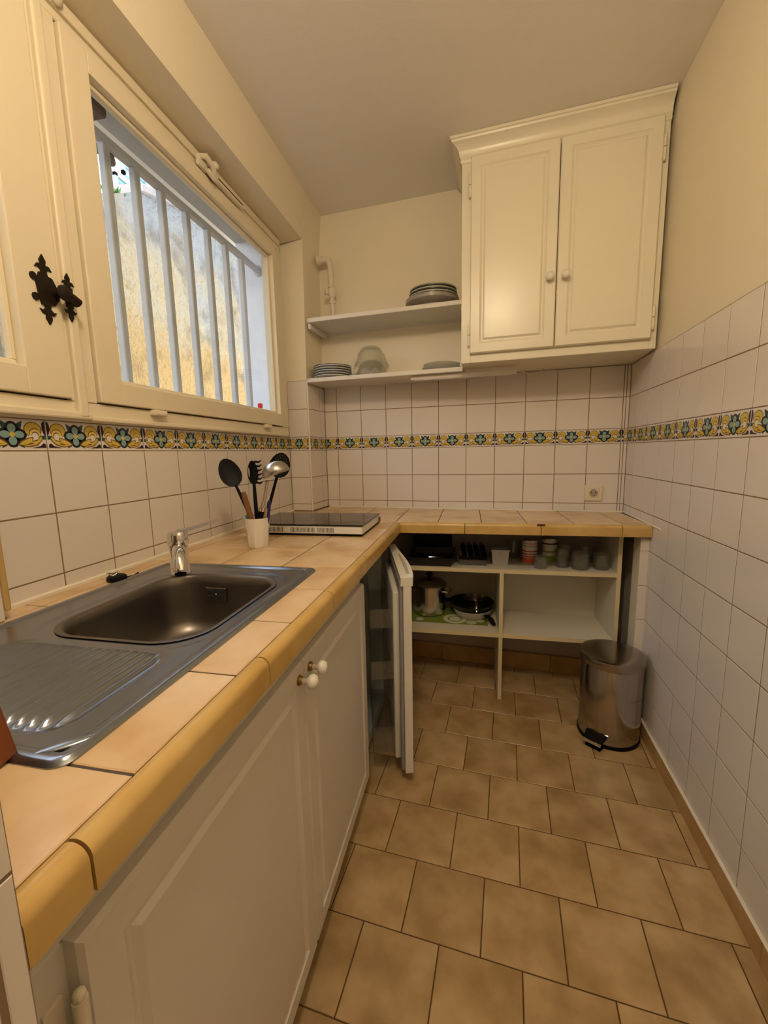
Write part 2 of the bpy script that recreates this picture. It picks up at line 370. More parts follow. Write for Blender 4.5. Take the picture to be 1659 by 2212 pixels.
def tile_field(parent, xg, rows, x0, x1, holes=()):
    """xg: grid lines in x; rows: (z0, z1, kind); cut to x0..x1; holes = (xa, xb, za, zb)"""
    for (z0, z1, kind) in rows:
        for a, b in zip(xg[:-1], xg[1:]):
            ca, cb = max(a, x0), min(b, x1)
            if cb-ca < 0.008 or z1-z0 < 0.006: continue
            if any(ca > h[0]-1e-4 and cb < h[1]+1e-4 and z0 > h[2]-1e-4 and z1 < h[3]+1e-4 for h in holes): continue
            if kind == 'b':
                me = bordermesh(ca-a, cb-a, b-a); link_part('border_tile', me, parent, ((ca+cb)/2, 0, (z0+z1)/2))
            else:
                me = tilemesh(cb-ca-GAP, z1-z0-GAP, M_TILE); link_part('tile', me, parent, ((ca+cb)/2, random.uniform(-0.0003, 0.0003), (z0+z1)/2))
def rows_between(z0, z1):
    out = [(ZB, ZT, 'b')]; k = 0
    while ZB - k*P > z0 + 0.004: out.append((max(z0, ZB-(k+1)*P), ZB-k*P, 't')); k += 1
    k = 0
    while ZT + k*P < z1 - 0.004: out.append((ZT+k*P, min(z1, ZT+(k+1)*P), 't')); k += 1
    return out
def grid(o, step, a, b):
    k0 = math.floor((a-o)/step)-1; k1 = math.ceil((b-o)/step)+1
    return [o+k*step for k in range(k0, k1+1)]
ZTOP = ZT + 2*P

# ================================================================== SETTING
# ---- floor
fl = shell('floor', MBK.copy(), 'tan square floor tiles laid in staggered rows with dark joints', 'floor')
MB(MBK).box(-0.6, 2.2, -4.6, 0.1, -0.06, -0.0016).build('floor_bed', M_FGROUT, fl)
FM = {}
def floortile(w, h):
    k = (round(w, 4), round(h, 4))
    if k not in FM:
        a, b, e = w/2, h/2, 0.0015
        vs = [(-a,-b,-e),(a,-b,-e),(a,b,-e),(-a,b,-e),(-a+e,-b+e,0),(a-e,-b+e,0),(a-e,b-e,0),(-a+e,b-e,0),(-a,-b,-0.008),(a,-b,-0.008),(a,b,-0.008),(-a,b,-0.008)]
        fs = [(4,5,6,7),(0,1,5,4),(1,2,6,5),(2,3,7,6),(3,0,4,7),(8,9,1,0),(9,10,2,1),(10,11,3,2),(11,8,0,3)]
        me = bpy.data.meshes.new('tile'); me.from_pydata(vs, [], fs); me.materials.append(M_FLOOR); FM[k] = me
    return FM[k]
FS = 0.1999
for j in range(-6, 13):
    v1 = -0.8625 - (j)*FS + 0.0; v0 = v1-FS
    if v1 > 0.02: v1 = min(v1, -0.0)
    if v1 > -0.001: v1 = -0.001
    if v0 > -0.02: continue
    off = 0.9605 if j % 2 == 0 else 0.8590
    for k in range(-4, 6):
        a = off+k*FS; b = a+FS
        xr = RW - 0.035*v0 + 0.01
        a2 = max(a, 0.22); b2 = min(b, xr)
        if b2-a2 < 0.012: continue
        link_part('tile', floortile(b2-a2-0.0028, v1-v0-0.0028), fl, ((a2+b2)/2, (v0+v1)/2, random.uniform(-0.0004, 0.0002)))
# ---- ceiling
struct(MB(MBK).box(-0.5, 2.3, -4.6, 0.15, ZCEIL, ZCEIL+0.1).build('ceiling', M_CEIL), 'plain greyish white painted ceiling', 'ceiling')
# ---- back wall
wb = shell('wall_back', MBK.copy(), 'cream back wall, white tiled with a floral border above the worktop', 'wall')
MB(MBK).box(-0.4, 2.2, 0.006, 0.2, ZC-0.05, ZCEIL+0.02).build('painted_plaster', M_PAINT, wb)
MB(MBK).box(-0.4, 2.2, 0.006, 0.2, -0.03, ZC-0.05).build('bare_plaster', M_PLAST, wb)
MB(MBK).box(0.13, 1.764, 0.0009, 0.006, ZC-0.02, ZTOP).build('grout_bed', M_GROUT, wb)
tile_field(wb, grid(0.2204, P, 0.13, 1.764), rows_between(ZC+0.004, ZTOP), 0.1435, 1.748)
TM = tilemesh(0.0125, P-GAP, M_TILE)
for (z0, z1, kd) in rows_between(ZC+0.004, ZTOP):
    if kd == 't': link_part('corner_tile', tilemesh(0.0125, z1-z0-GAP, M_TILE), wb, (1.7558, 0, (z0+z1)/2))
    else: link_part('corner_tile', bordermesh(0.02, 0.0345, P), wb, (1.7558, 0, (z0+z1)/2))
MB(MBK).box(0.15, 1.764, -0.006, 0.002, ZC-0.004, ZC+0.006, 0.003).build('sealant_bead', M_CAULK, wb)
# ---- right wall
wr = shell('wall_right', MRT.copy(), 'right wall, white tiles with floral border below cream paint', 'wall')
SB = 0.0617    # back corner in this wall's own x
MB(MRT).box(-0.2, 4.6, 0.006, 0.2, -0.03, ZCEIL+0.02).build('painted_plaster', M_PAINT, wr)
MB(MRT).box(SB-0.01, 2.75, 0.0009, 0.006, 0.05, ZTOP).build('grout_bed', M_GROUT, wr)
xo = SB + 1.0179*1.0006
tile_field(wr, grid(xo, P*1.0006, SB, 2.75), rows_between(0.066, ZTOP), SB, 2.75)
MB(MRT).box(SB, SB+0.498, -0.004, 0.002, ZC-0.002, ZC+0.007, 0.003).build('sealant_bead', M_CAULK, wr)
# narrow tiled return beside the storage shelf
for (z0, z1) in ((0.07, ZB-6*P), (ZB-6*P, ZB-5*P), (ZB-5*P, ZB-4*P), (ZB-4*P, ZB-3*P), (ZB-3*P, 0.85)):
    MB(MRT).box(SB+0.385, SB+0.391, -0.034, 0.0, z0+0.001, z1-0.001, 0.001).build('edge_tile', M_TILE, wr)
MB(MRT).box(SB+0.30, SB+0.385, -0.032, 0.0, 0.0, 0.855).build('return_core', M_PAINT, wr)
# ---- skirting
sk = shell('baseboard_right', MRT.copy(), 'tan tile skirting along the foot of the right wall', 'skirting')
x = SB+0.40
while x < 2.7:
    MB(MRT).box(x, min(x+0.3, 2.7)-0.002, -0.009, 0.0, 0.0, 0.064, 0.0012).build('skirting_tile', M_SKIRT, sk); x += 0.3
MB(MRT).box(SB+0.40, 2.7, -0.0095, 0.001, 0.064, 0.069, 0.002).build('sealant_bead', M_CAULK, sk)
sk = shell('baseboard_back', MBK.copy(), 'tan tile skirting under the storage shelf at the back', 'skirting')
x = 0.55
while x < 1.74:
    MB(MBK).box(x, min(x+0.3, 1.745)-0.002, -0.012, 0.0055, 0.0, 0.095, 0.0012).build('skirting_tile', M_SKIRT, sk); x += 0.3
# ---- left (window) wall
wlft = shell('wall_left', Matrix.Identity(4), 'window wall, white tiles and a floral border under the window', 'wall')
MB().box(-0.31, -0.006, -2.9, 0.15, -0.03, 1.327).build('lower_masonry', M_PAINT, wlft)
MB().box(-0.31, -0.006, -0.118, 0.15, 1.327, 2.411).build('end_masonry', M_REVEAL, wlft)
MB().box(-0.06, -0.006, -0.262, -0.118, 1.327, 2.411).build('end_masonry_inner', M_REVEAL, wlft)
MB().box(-0.31, -0.006, -2.9, -2.36, 1.327, 2.411).build('near_masonry', M_PAINT, wlft)
MB().box(-0.31, -0.02, -2.9, 0.15, 2.411, 2.70).build('outer_lintel', M_SOFFIT, wlft)
MB().box(-0.31, -0.052, -2.36, -0.118, 1.327, 1.405).build('outer_sill', M_REVEAL, wlft)
# inner lintel and upper wall, leaning slightly into the room
MB().prism([(-0.03, 2.320), (0.1285, 2.336), (0.1640, ZCEIL+0.01), (-0.03, ZCEIL+0.01)], -2.9, -0.228, 'y').build('upper_wall', M_PAINT, wlft)
# pilaster in the corner
pc = [(-0.02, -0.2105), (0.1195, -0.2243), (0.1365, 0.02), (-0.02, 0.05)]
pt = [(-0.02, -0.2105), (0.1640, -0.2243), (0.1640, 0.02), (-0.02, 0.05)]
mbp = MB(); n = 4
for (pa, z0, pb, z1) in ((pc, ZC-0.05, pc, 1.65), (pc, 1.65, [(p[0]+(q[0]-p[0])*0.25, p[1]) for p, q in zip(pc, pt)], 2.336), ([(p[0]+(q[0]-p[0])*0.25, p[1]) for p, q in zip(pc, pt)], 2.336, pt, ZCEIL+0.01)):
    mbp._add([(*p, z0) for p in pa] + [(*p, z1) for p in pb], [(0,1,2,3), (4,7,6,5)] + [(i, (i+1) % 4, 4+(i+1) % 4, 4+i) for i in range(4)])
mbp.build('corner_pilaster', M_PAINT, wlft)
wt = shell('wall_left_tiles', MLF.copy()); wt.parent = wlft; 
del wt['kind']
wt.name = 'tile_field'
MB().box(-0.006, -0.0009, -1.80, -0.22, ZC-0.02, ZT+0.01).build('grout_bed', M_GROUT, wt)
tile_field(wt, grid(-1.6062, P*1.0038, -1.80, -0.22), rows_between(ZC+0.006, ZT), -1.795, -0.2215)
MB().box(-0.002, 0.010, -1.80, -0.2215, ZC-0.004, ZC+0.010, 0.003).build('sealant_bead', M_CAULK, wt)
# pilaster front (faces the camera, parallel to back wall)
MJ = Matrix.Translation(Vector((0.0, -0.2188, 0))) @ Matrix.Rotation(-A, 4, 'Z')
jt = bpy.data.objects.new('pilaster_front', None); COL.objects.link(jt); jt.parent = wlft; jt.matrix_world = MJ; MW[jt] = MJ
MB(MJ).box(0.0, 0.122, 0.0009, 0.006, ZC-0.02, ZTOP).build('grout_bed', M_GROUT, jt)
tile_field(jt, [0.0, 0.1195], rows_between(ZC+0.004, ZTOP), 0.0, 0.1195)
# pilaster side (faces the room)
J0 = Vector((0.1252, -0.2299, 0)); J1 = Vector((0.1420, -0.0123, 0)); d = (J1-J0); ang = math.atan2(d.y, d.x); RL = d.length
MS = Matrix.Translation(J0) @ Matrix.Rotation(ang, 4, 'Z')
js = bpy.data.objects.new('pilaster_side', None); COL.objects.link(js); js.parent = wlft; js.matrix_world = MS; MW[js] = MS
MB(MS).box(0.0, RL, 0.0009, 0.006, ZC-0.02, ZTOP-0.02).build('grout_bed', M_GROUT, js)
tile_field(js, [0.006, 0.1515, 0.303], rows_between(ZC+0.004, ZTOP-0.02), 0.006, RL)
MB().box(0.1185, 0.1265, -0.2312, -0.2235, ZC, ZTOP, 0.003, 2).build('corner_trim', M_CAULK, wlft)
# tiled upstand at the near end of the recess, with ochre edging tiles
up_ = shell('wall_upstand', Matrix.Identity(4), 'short white tiled wall end with ochre tile edging at left', 'wall')
MB().box(-0.0, 0.070, -2.238, -1.80, ZC, 1.30).build('core', M_PAINT, up_)
for k in range(2): MB().box(0.045, 0.075, -1.80, -1.787, ZC+0.02+k*0.19, ZC+0.208+k*0.19, 0.004, 2).build('edge_tile', M_ETILE, up_)
for k in range(2):
    for j in range(3):
        MB().box(0.070, 0.0755, -1.801-0.14*(j+1), -1.803-0.14*j, ZC+0.004+k*0.19, ZC+0.192+k*0.19, 0.001).build('tile', M_TILE, up_)
# ---- near partition beside the camera
wp = shell('wall_partition', Matrix.Identity(4), 'white tiled wall end at the near end of the worktop', 'wall')
MB().box(-0.31, 0.6775, -4.6, -2.240, -0.03, ZCEIL+0.02).build('core', M_PAINT, wp)
MPT = Matrix.Translation(Vector((0.684, 0, 0))) @ MLF
pf = bpy.data.objects.new('tile_field', None); COL.objects.link(pf); pf.parent = wp; pf.matrix_world = MPT; MW[pf] = MPT
MB(MPT).box(-2.9, -2.240, 0.0009, 0.0065, 0.0, ZTOP).build('grout_bed', M_GROUT, pf)
tile_field(pf, [-2.2588-k*P for k in range(5)][::-1], rows_between(0.01, ZTOP), -2.9, -2.2588)
tile_field(pf, [-2.2570, -2.2390], [(z0, z1, 't') for z0, z1, _ in rows_between(0.01, ZTOP)], -2.257, -2.239)
# ---- wall behind the camera
struct(MB().box(-0.4, 2.6, -4.7, -4.5, -0.03, ZCEIL+0.02).build('wall_front', M_PAINT), 'plain cream wall behind the camera', 'wall')

# ================================================================== WINDOW
win = shell('window_1', Matrix.Identity(4), 'cream painted wooden casement window above the sink', 'window')
FX = 0.022
fr = MB()
fr.box(-0.05, FX-0.006, -2.36, -0.258, 1.3235, 1.374, 0.003); fr.box(-0.05, FX-0.006, -2.36, -0.258, 2.266, 2.322, 0.003)
fr.box(-0.05, FX-0.006, -0.338, -0.252, 1.374, 2.266, 0.002); fr.box(-0.05, FX-0.006, -2.36, -2.28, 1.374, 2.266, 0.002)
fr.box(-0.05, FX-0.004, -1.5435, -1.469, 1.374, 2.266, 0.002)
fr.build('frame', M_WIN, win)
MB().box(-0.05, FX+0.010, -1.536, -1.508, 1.334, 2.31, 0.006, 3).build('mullion_moulding', M_WIN, win)
MB().box(0.0, FX+0.004, -1.50, -0.28, 1.326, 1.340, 0.004, 2).build('bottom_bead', M_WIN, win)
MB().box(-0.01, FX+0.008, -2.30, -1.497, 1.328, 1.348, 0.005, 2).build('sill_moulding', M_WIN, win)
MB().box(0.0, FX+0.003, -1.50, -0.27, 2.288, 2.318, 0.0015).build('head_moulding', M_WIN, win)
def sash(name, y0, y1, z0, z1, gy0, gy1, gz0, gz1):
    s = MB(); x0, x1 = -0.03, FX+0.004
    s.box(x0, x1, y0, gy0, z0, z1, 0.003, 2); s.box(x0, x1, gy1, y1, z0, z1, 0.003, 2)
    s.box(x0, x1, gy0-0.002, gy1+0.002, z0, gz0, 0.003, 2); s.box(x0, x1, gy0-0.002, gy1+0.002, gz1, z1, 0.003, 2)
    o = s.build(name, M_WIN, win)
    b = MB(); e = 0.012
    for (a, c, dd, ee) in ((gy0, gy1, gz0, gz0+e), (gy0, gy1, gz1-e, gz1), (gy0, gy0+e, gz0+e, gz1-e), (gy1-e, gy1, gz0+e, gz1-e)):
        b.box(-0.010, 0.004, a, c, dd, ee, 0.002)
    b.build('glazing_bead', M_WIN, o)
    MB().box(-0.012, -0.008, gy0-0.004, gy1+0.004, gz0-0.004, gz1+0.004).build('pane', M_PANE, o)
    return o
M_GAP = mat('gap_shade', (0.07, 0.045, 0.02), 0.9)  # dark brown stands in for shade in the window gaps and latch groove
rb = MB(); rb.box(-0.028, 0.004, -1.4725, -1.4625, 1.372, 2.266); rb.box(-0.028, 0.004, -1.550, -1.542, 1.372, 2.266); rb.box(-0.028, 0.004, -2.28, -0.336, 1.3725, 1.3805); rb.box(-0.028, 0.004, -2.28, -0.336, 2.2595, 2.268); rb.box(-0.028, 0.004, -0.3425, -0.336, 1.372, 2.266)
rb.build('gap_backing', M_GAP, win)  # added backing strips coloured as gap shade, closing off outside light
sR = sash('sash', -1.464, -0.341, 1.378, 2.262, -1.388, -0.366, 1.440, 2.210)
sL = sash('sash', -2.276, -1.5465, 1.378, 2.262, -2.20, -1.652, 1.438, 2.210)
# hinge pegs under the right sash
for y in (-1.255, -0.522): MB().box(0.0, FX+0.016, y-0.028, y+0.028, 1.358, 1.376, 0.005, 2).build('bottom_catch', M_WIN, win)
# top latch, painted over
lt = MB(); lt.box(0.024, 0.040, -0.952, -0.900, 2.262, 2.300, 0.005, 2); lt.tube([(0.040, -0.945, 2.292), (0.050, -0.925, 2.300), (0.054, -0.900, 2.292), (0.050, -0.880, 2.276), (0.042, -0.865, 2.262)], [0.008, 0.011, 0.010, 0.011, 0.008], 8)
lt.sphere((0.052, -0.872, 2.300), 0.015, 10, 8); lt.tube([(0.040, -0.905, 2.270), (0.046, -0.875, 2.256), (0.040, -0.850, 2.262)], 0.009, 8); lt.tube([(0.036, -0.88, 2.285), (0.036, -0.84, 2.290)], 0.014, 8)
lo = lt.build('latch', M_PIPE, win, 40)
MB().box(0.024, 0.046, -0.860, -0.655, 2.262, 2.288, 0.006, 2).build('latch_case', M_WIN, lo)
MB().box(0.046, 0.0475, -0.845, -0.670, 2.272, 2.276).build('latch_groove', M_GAP, lo)
k = MB(); k.sphere((0.030, -1.468, 2.306), 0.018, 10, 8, (0.6, 1, 1)); k.build('top_hinge', M_PIPE, win, 50)
# iron cremone handle
hd = bpy.data.objects.new('handle', None); COL.objects.link(hd); hd.parent = win; MW[hd] = Matrix.Identity(4)
hx = FX+0.004
def fleur(y, z, s, dirz, dy=0.0):
    p = []
    half = [(0.010, 0.0), (0.007, 0.016), (0.013, 0.022), (0.021, 0.020), (0.014, 0.030), (0.006, 0.030), (0.008, 0.040), (0.0, 0.054)]
    p = [(y+a*s, z+dirz*b*s) for a, b in half] + [(y-a*s, z+dirz*b*s) for a, b in half[:-1][::-1]]
    return p
pl = MB(); zc = 1.618
pl.prism([(-1.598, zc-0.036), (-1.566, zc-0.030), (-1.553, zc-0.012), (-1.556, zc+0.012), (-1.566, zc+0.030), (-1.596, zc+0.036), (-1.606, zc+0.014), (-1.603, zc-0.014)], hx, hx+0.004, 'x')
pl.prism(fleur(-1.584, zc+0.026, 0.95, 1), hx, hx+0.0035, 'x'); pl.prism(fleur(-1.584, zc-0.026, 0.95, -1), hx, hx+0.0035, 'x')
for dz in (-0.022, 0.022): pl.prism(poly_circle(-1.610, zc+dz, 0.008, 0.009, 8), hx, hx+0.0035, 'x')
pl.build('handle_plate', M_IRON, win, 30)
pk = MB(); pk.prism([(-1.541, zc-0.024), (-1.523, zc-0.024), (-1.521, zc+0.024), (-1.541, zc+0.024)], FX+0.010, FX+0.014, 'x')
pk.prism(fleur(-1.531, zc+0.014, 0.78, 1), FX+0.010, FX+0.0135, 'x'); pk.prism(fleur(-1.531, zc-0.014, 0.78, -1), FX+0.010, FX+0.0135, 'x')
pk.build('keeper_plate', M_IRON, win, 30)
kn = MB(); kn.lathe([(0.010, 0.0), (0.008, 0.012), (0.013, 0.020), (0.018, 0.028), (0.016, 0.036), (0.006, 0.040)], (hx, -1.562, zc-0.002), 14, (1, 0, 0)); kn.tube([(hx+0.026, -1.562, zc), (hx+0.030, -1.545, zc-0.006), (hx+0.028, -1.528, zc-0.014)], [0.010, 0.010, 0.012], 8)
kn.build('turn_knob', M_IRON, win, 40)
bpy.data.objects.remove(hd)

# ---- security bars outside
bars = thing('window_bars', 'grey painted square iron bars outside the window', 'bars', (-0.18, -0.118, 1.405))
MB().box(-0.195, -0.165, -2.36, -0.118, 2.240, 2.264, 0.003).build('top_rail', M_BARS, bars)
for y in (-2.26, -2.12, -1.98, -1.84, -1.70, -1.56, -1.42, -1.28, -1.139, -1.012, -0.882, -0.737, -0.592, -0.449, -0.303):
    MB().box(-0.193, -0.167, y-0.013, y+0.013, 1.405, 2.242, 0.003).build('bar', M_BARS, bars)
MB().lathe([(0.030, 0), (0.030, 0.006), (0.022, 0.010)], (-0.18, -0.118, 2.252), 16, (0, -1, 0)).build('wall_anchor', M_BARS, bars, 40)

# ================================================================== OUTSIDE
gw = MB()
top = [(-6, 0.6), (-0.6, 2.55), (0.15, 3.02), (0.50, 3.19), (0.68, 3.29), (0.86, 3.40), (1.12, 3.50), (1.6, 3.62), (2.6, 3.7), (6.5, 3.9)]
gw.prism([(-6, -0.6), (6.5, -0.6)] + [(a, b) for a, b in top[::-1][:-1]] + [(-6, 2.35)], -2.0, -1.70, 'x')
g = gw.build('garden_wall', M_YELLOW); tag(g, 'weathered yellow rendered wall seen through the window bars', 'wall')
cp = thing('wall_coping', 'weathered pinkish coping slabs on top of the yellow wall', 'coping', (-1.80, 1.3, 3.4))
M_OLDT = mat('weathered_coping', (0.46, 0.38, 0.34), 0.9, bump=0.8, bscale=30, var=0.2, vscale=14)
for i in range(5):
    y0 = 0.86+0.42*i; zA, zB_ = 3.40+0.23*min(1, (y0-0.86)/0.9), 3.40+0.23*min(1, (y0+0.42-0.86)/0.9)
    MB()._add([(-2.05, y0, zA), (-1.66, y0, zA), (-1.66, y0+0.415, zB_), (-2.05, y0+0.415, zB_), (-2.05, y0, zA+0.10), (-1.66, y0, zA+0.05), (-1.66, y0+0.415, zB_+0.05), (-2.05, y0+0.415, zB_+0.10)],
              [(0,3,2,1), (4,5,6,7), (0,1,5,4), (1,2,6,5), (2,3,7,6), (3,0,4,7)]).build('slab', M_OLDT, cp)
struct(MB().box(-0.31, 2.6, -7.0, 4.2, 2.70, 5.6).build('shading_upper_storey', M_REVEAL), 'unseen upper storey added to shade the yellow wall', 'wall')  # unseen mass, sized to keep sky light off the yellow wall
struct(MB().box(-0.60, 2.7, -7.1, 4.3, 5.6, 5.75).build('shade_roof', M_OLDT), 'roof added unseen over the kitchen to cut sky light', 'shade_roof')  # unseen slab topping the added storey, also blocks sky light
struct(MB().box(-12, -0.32, -9, 14, -0.65, -0.6).build('ground', mat('courtyard_ground', (0.35, 0.32, 0.28), 0.9)), 'courtyard ground outside', 'ground')
# house behind the wall
hs = thing('neighbour_house', 'pale house with blue-grey louvred shutters beyond the yellow wall', 'building', (-5.2, 4.2, -0.6))
M_HWALL = mat('pale_house_wall', (0.80, 0.80, 0.78), 0.9, var=0.05, vscale=2)
M_SHUT = mat('blue_grey_shutter', (0.42, 0.62, 0.66), 0.6); M_SLAT = mat('shutter_shadow_slat', (0.16, 0.20, 0.24), 0.7)
MB().box(-8, -4.52, 3.45, 9.5, -0.6, 6.15).build('wall', M_HWALL, hs)
def shutter(y0, y1, z0, z1):
    s = MB(); t = 0.05
    s.box(-4.52, -4.47, y0, y0+t, z0, z1); s.box(-4.52, -4.47, y1-t, y1, z0, z1); s.box(-4.52, -4.47, y0, y1, z0, z0+t); s.box(-4.52, -4.47, y0, y1, z1-t, z1)
    o = s.build('shutter', M_SHUT, hs); MB().box(-4.515, -4.505, y0+t, y1-t, z0+t, z1-t).build('louvre_gap', M_SLAT, o)
    z = z0+t+0.02
    while z < z1-t-0.03:
        MB(Matrix.Translation((-4.49, 0, z)) @ Matrix.Rotation(-0.6, 4, 'Y')).box(-0.025, 0.025, y0+t, y1-t, 0, 0.012).build('slat', M_SHUT, o); z += 0.085
shutter(3.77, 4.20, 5.15, 5.66); shutter(4.24, 4.62, 5.15, 5.80); shutter(3.95, 4.50, 5.74, 6.10); shutter(4.66, 5.1, 5.3, 6.05)
# small plants on top of the wall
def tuft(name, c, n, sc, label, m):
    t = MB(); random.seed(n)
    for i in range(n):
        a = random.uniform(0, 2*PI); l = random.uniform(0.5, 1)*sc; p0 = Vector(c)+Vector((random.uniform(-.3,.3)*sc, random.uniform(-.9,.9)*sc, 0)); d = Vector((math.cos(a)*.5, math.sin(a)*.5, random.uniform(.4,1)))*l
        s = d.cross(Vector((0,0,1))).normalized()*0.15*l; t._add([p0, p0+d*.5+s, p0+d, p0+d*.5-s], [(0,1,2,3)])
    return tag(t.build(name, m), label, 'plant', kind='stuff')
M_LEAF = mat('moss_green', (0.12, 0.25, 0.05), 0.7)
tuft('moss_tuft', (-1.74, 0.62, 3.25), 90, 0.09, 'green tuft growing on top of the yellow wall', M_LEAF)
# brown shutter block and dark bracket hanging outside
tag(MB().box(-0.285, -0.225, -1.16, -1.055, 2.372, 2.411, 0.008).build('shutter_block', mat('brown_block', (0.10, 0.06, 0.045), 0.7)), 'brown wooden block under the outer lintel', 'block')
br = MB(); br.sphere((-0.215, -1.078, 2.236), 0.020, 10, 8, (0.6, 1.1, 1.0)); br.box(-0.225, -0.195, -1.13, -1.075, 2.225, 2.255, 0.004); br.tube([(-0.215, -1.07, 2.25), (-0.215, -1.055, 2.275)], 0.004, 6)
tag(br.build('shutter_bracket', mat('grimy_bracket', (0.20, 0.18, 0.155), 0.8), None, 50), 'grimy metal bracket hanging by the top bar outside', 'bracket')
# small spray bottle on the outer sill
bt = thing('spray_can', 'small white and blue can with a red cap on the outer sill', 'can', (-0.105, -0.335, 1.405))
c = (-0.105, -0.335, 1.405)
MB().lathe([(0.024, 0), (0.024, 0.062), (0.012, 0.070)], c, 18).build('body', M_WHITE, bt, 40)
MB().lathe([(0.0245, 0.022), (0.0245, 0.046)], c, 18, capb=False, capt=False).build('blue_band', mat('bright_blue_print', (0.05, 0.2, 0.65), 0.4), bt, 40)
MB().lathe([(0.012, 0.070), (0.013, 0.092), (0.009, 0.097)], c, 16).build('cap', mat('bright_red_cap', (0.75, 0.03, 0.04), 0.4), bt, 40)

# ================================================================== CEILING LAMP (above the camera)
cl = thing('ceiling_lamp', 'round opal glass ceiling lamp above the camera', 'lamp', LAMP_POS)
me_, nn, ll, bb = newmat('opal_lamp_glass'); bb.inputs['Emission Color'].default_value = (*LAMP_COLOR, 1); bb.inputs['Emission Strength'].default_value = LAMP_STRENGTH; bb.inputs['Base Color'].default_value = (0.8, 0.8, 0.8, 1)
MB().sphere(LAMP_POS, 0.085, 24, 14).build('globe', me_, cl, 60)
MB().lathe([(0.05, 0.0), (0.06, 0.01), (0.05, ZCEIL-LAMP_POS[2]-0.08)], (LAMP_POS[0], LAMP_POS[1], LAMP_POS[2]+0.08), 20).build('base', M_WHITE, cl, 40)

# ================================================================== WORKTOP
wk = thing('worktop', 'L-shaped worktop of beige tiles with an ochre rounded edge', 'worktop', (0, 0, 0))
GX = [0.055, 0.255, 0.455, 0.655, 0.852, 1.049, 1.246, 1.443, 1.640, 1.84]
GY = [-2.106 + 0.1955*k for k in range(-1, 12)]
YF = GY[9]          # front joint of the back run
YN = -2.238         # near end
HOLE = (0.112, 0.552, -2.095, -1.385)     # sink cut-out
def xr(y): return (RW + math.sin(-RANG)*0 - RN.y*y)/RN.x      # right wall face at y
# mortar bed as pieces around the sink
bd = MB(); zb0, zb1 = ZC-0.045, ZC-0.0022
bd.prism([(0.0, YN), (0.652, YN), (0.652, HOLE[2]), (0.0, HOLE[2])], zb0, zb1); bd.prism([(0.0, HOLE[2]), (HOLE[0], HOLE[2]), (HOLE[0], HOLE[3]), (0.0, HOLE[3])], zb0, zb1)
bd.prism([(HOLE[1], HOLE[2]), (0.652, HOLE[2]), (0.652, HOLE[3]), (HOLE[1], HOLE[3])], zb0, zb1)
bd.prism([(0.0, HOLE[3]), (0.652, HOLE[3]), (0.652, YF), (0.0, YF)], zb0, zb1)
bd.prism([(0.0, YF), (xr(YF)-0.002, YF), (xr(-0.15)-0.002, yback(1.757)-0.001), (0.144, yback(0.144)-0.001), (0.127, -0.2315), (0.0, -0.2225)], zb0, zb1)
bd.build('mortar_bed', M_CGROUT, wk)
def polytile(poly, m, parent, name='tile', z1=ZC, t=0.008, ins=0.0):
    """flat tile with a chamfered upper edge from a convex or L-shaped outline (counter-clockwise)"""
    def inset(pp, d):
        out = []; n = len(pp)
        for i in range(n):
            a, b, c = Vector(pp[i-1]), Vector(pp[i]), Vector(pp[(i+1) % n])
            e0 = (b-a).normalized(); e1 = (c-b).normalized(); n0 = Vector((-e0.y, e0.x)); n1 = Vector((-e1.y, e1.x))
            k = 1+n0.dot(n1); out.append(tuple(b+(n0+n1)*d/(k if abs(k) > 1e-6 else 1)))
        return out
    c = Vector((sum(p[0] for p in poly)/len(poly), sum(p[1] for p in poly)/len(poly), z1)); n = len(poly)
    P1 = inset(poly, ins); P2 = inset(poly, ins+0.0016)
    vs = [(p[0]-c.x, p[1]-c.y, -t) for p in P1] + [(p[0]-c.x, p[1]-c.y, -0.0012) for p in P1] + [(p[0]-c.x, p[1]-c.y, 0) for p in P2]
    fs = [[2*n+i for i in range(n)]] + [(k*n+i, k*n+(i+1) % n, (k+1)*n+(i+1) % n, (k+1)*n+i) for k in (0, 1) for i in range(n)]
    me = bpy.data.meshes.new(name); me.from_pydata(vs, [], fs); me.materials.append(m)
    o = bpy.data.objects.new(name, me); COL.objects.link(o); o.parent = parent; o.location = MW[parent].inverted() @ c; MW[o] = MW[parent]
    return o
def cutrect(x0, x1, y0, y1):
    """rectangle minus the sink cut-out, as one outline"""
    hx0, hx1, hy0, hy1 = HOLE
    if x1 <= hx0 or x0 >= hx1 or y1 <= hy0 or y0 >= hy1: return [(x0,y0),(x1,y0),(x1,y1),(x0,y1)]
    lx, rx, by, ty = x0 < hx0, x1 > hx1, y0 < hy0, y1 > hy1
    a, b, c2, d2 = max(x0, hx0), min(x1, hx1), max(y0, hy0), min(y1, hy1)
    if rx and not lx and not by and not ty: return [(b,y0),(x1,y0),(x1,y1),(b,y1)]
    if lx and not rx and not by and not ty: return [(x0,y0),(a,y0),(a,y1),(x0,y1)]
    if ty and not lx and not rx: return [(x0,d2),(x1,d2),(x1,y1),(x0,y1)]
    if by and not lx and not rx: return [(x0,y0),(x1,y0),(x1,c2),(x0,c2)]
    if rx and ty: return [(b,y0),(x1,y0),(x1,y1),(x0,y1),(x0,d2),(b,d2)]
    if lx and ty: return [(x0,y0),(a,y0),(a,d2),(x1,d2),(x1,y1),(x0,y1)]
    if rx and by: return [(x0,y0),(x1,y0),(x1,y1),(b,y1),(b,c2),(x0,c2)]
    if lx and by: return [(x0,y0),(x1,y0),(x1,c2),(a,c2),(a,y1),(x0,y1)]
    return None
HG = 0.0019
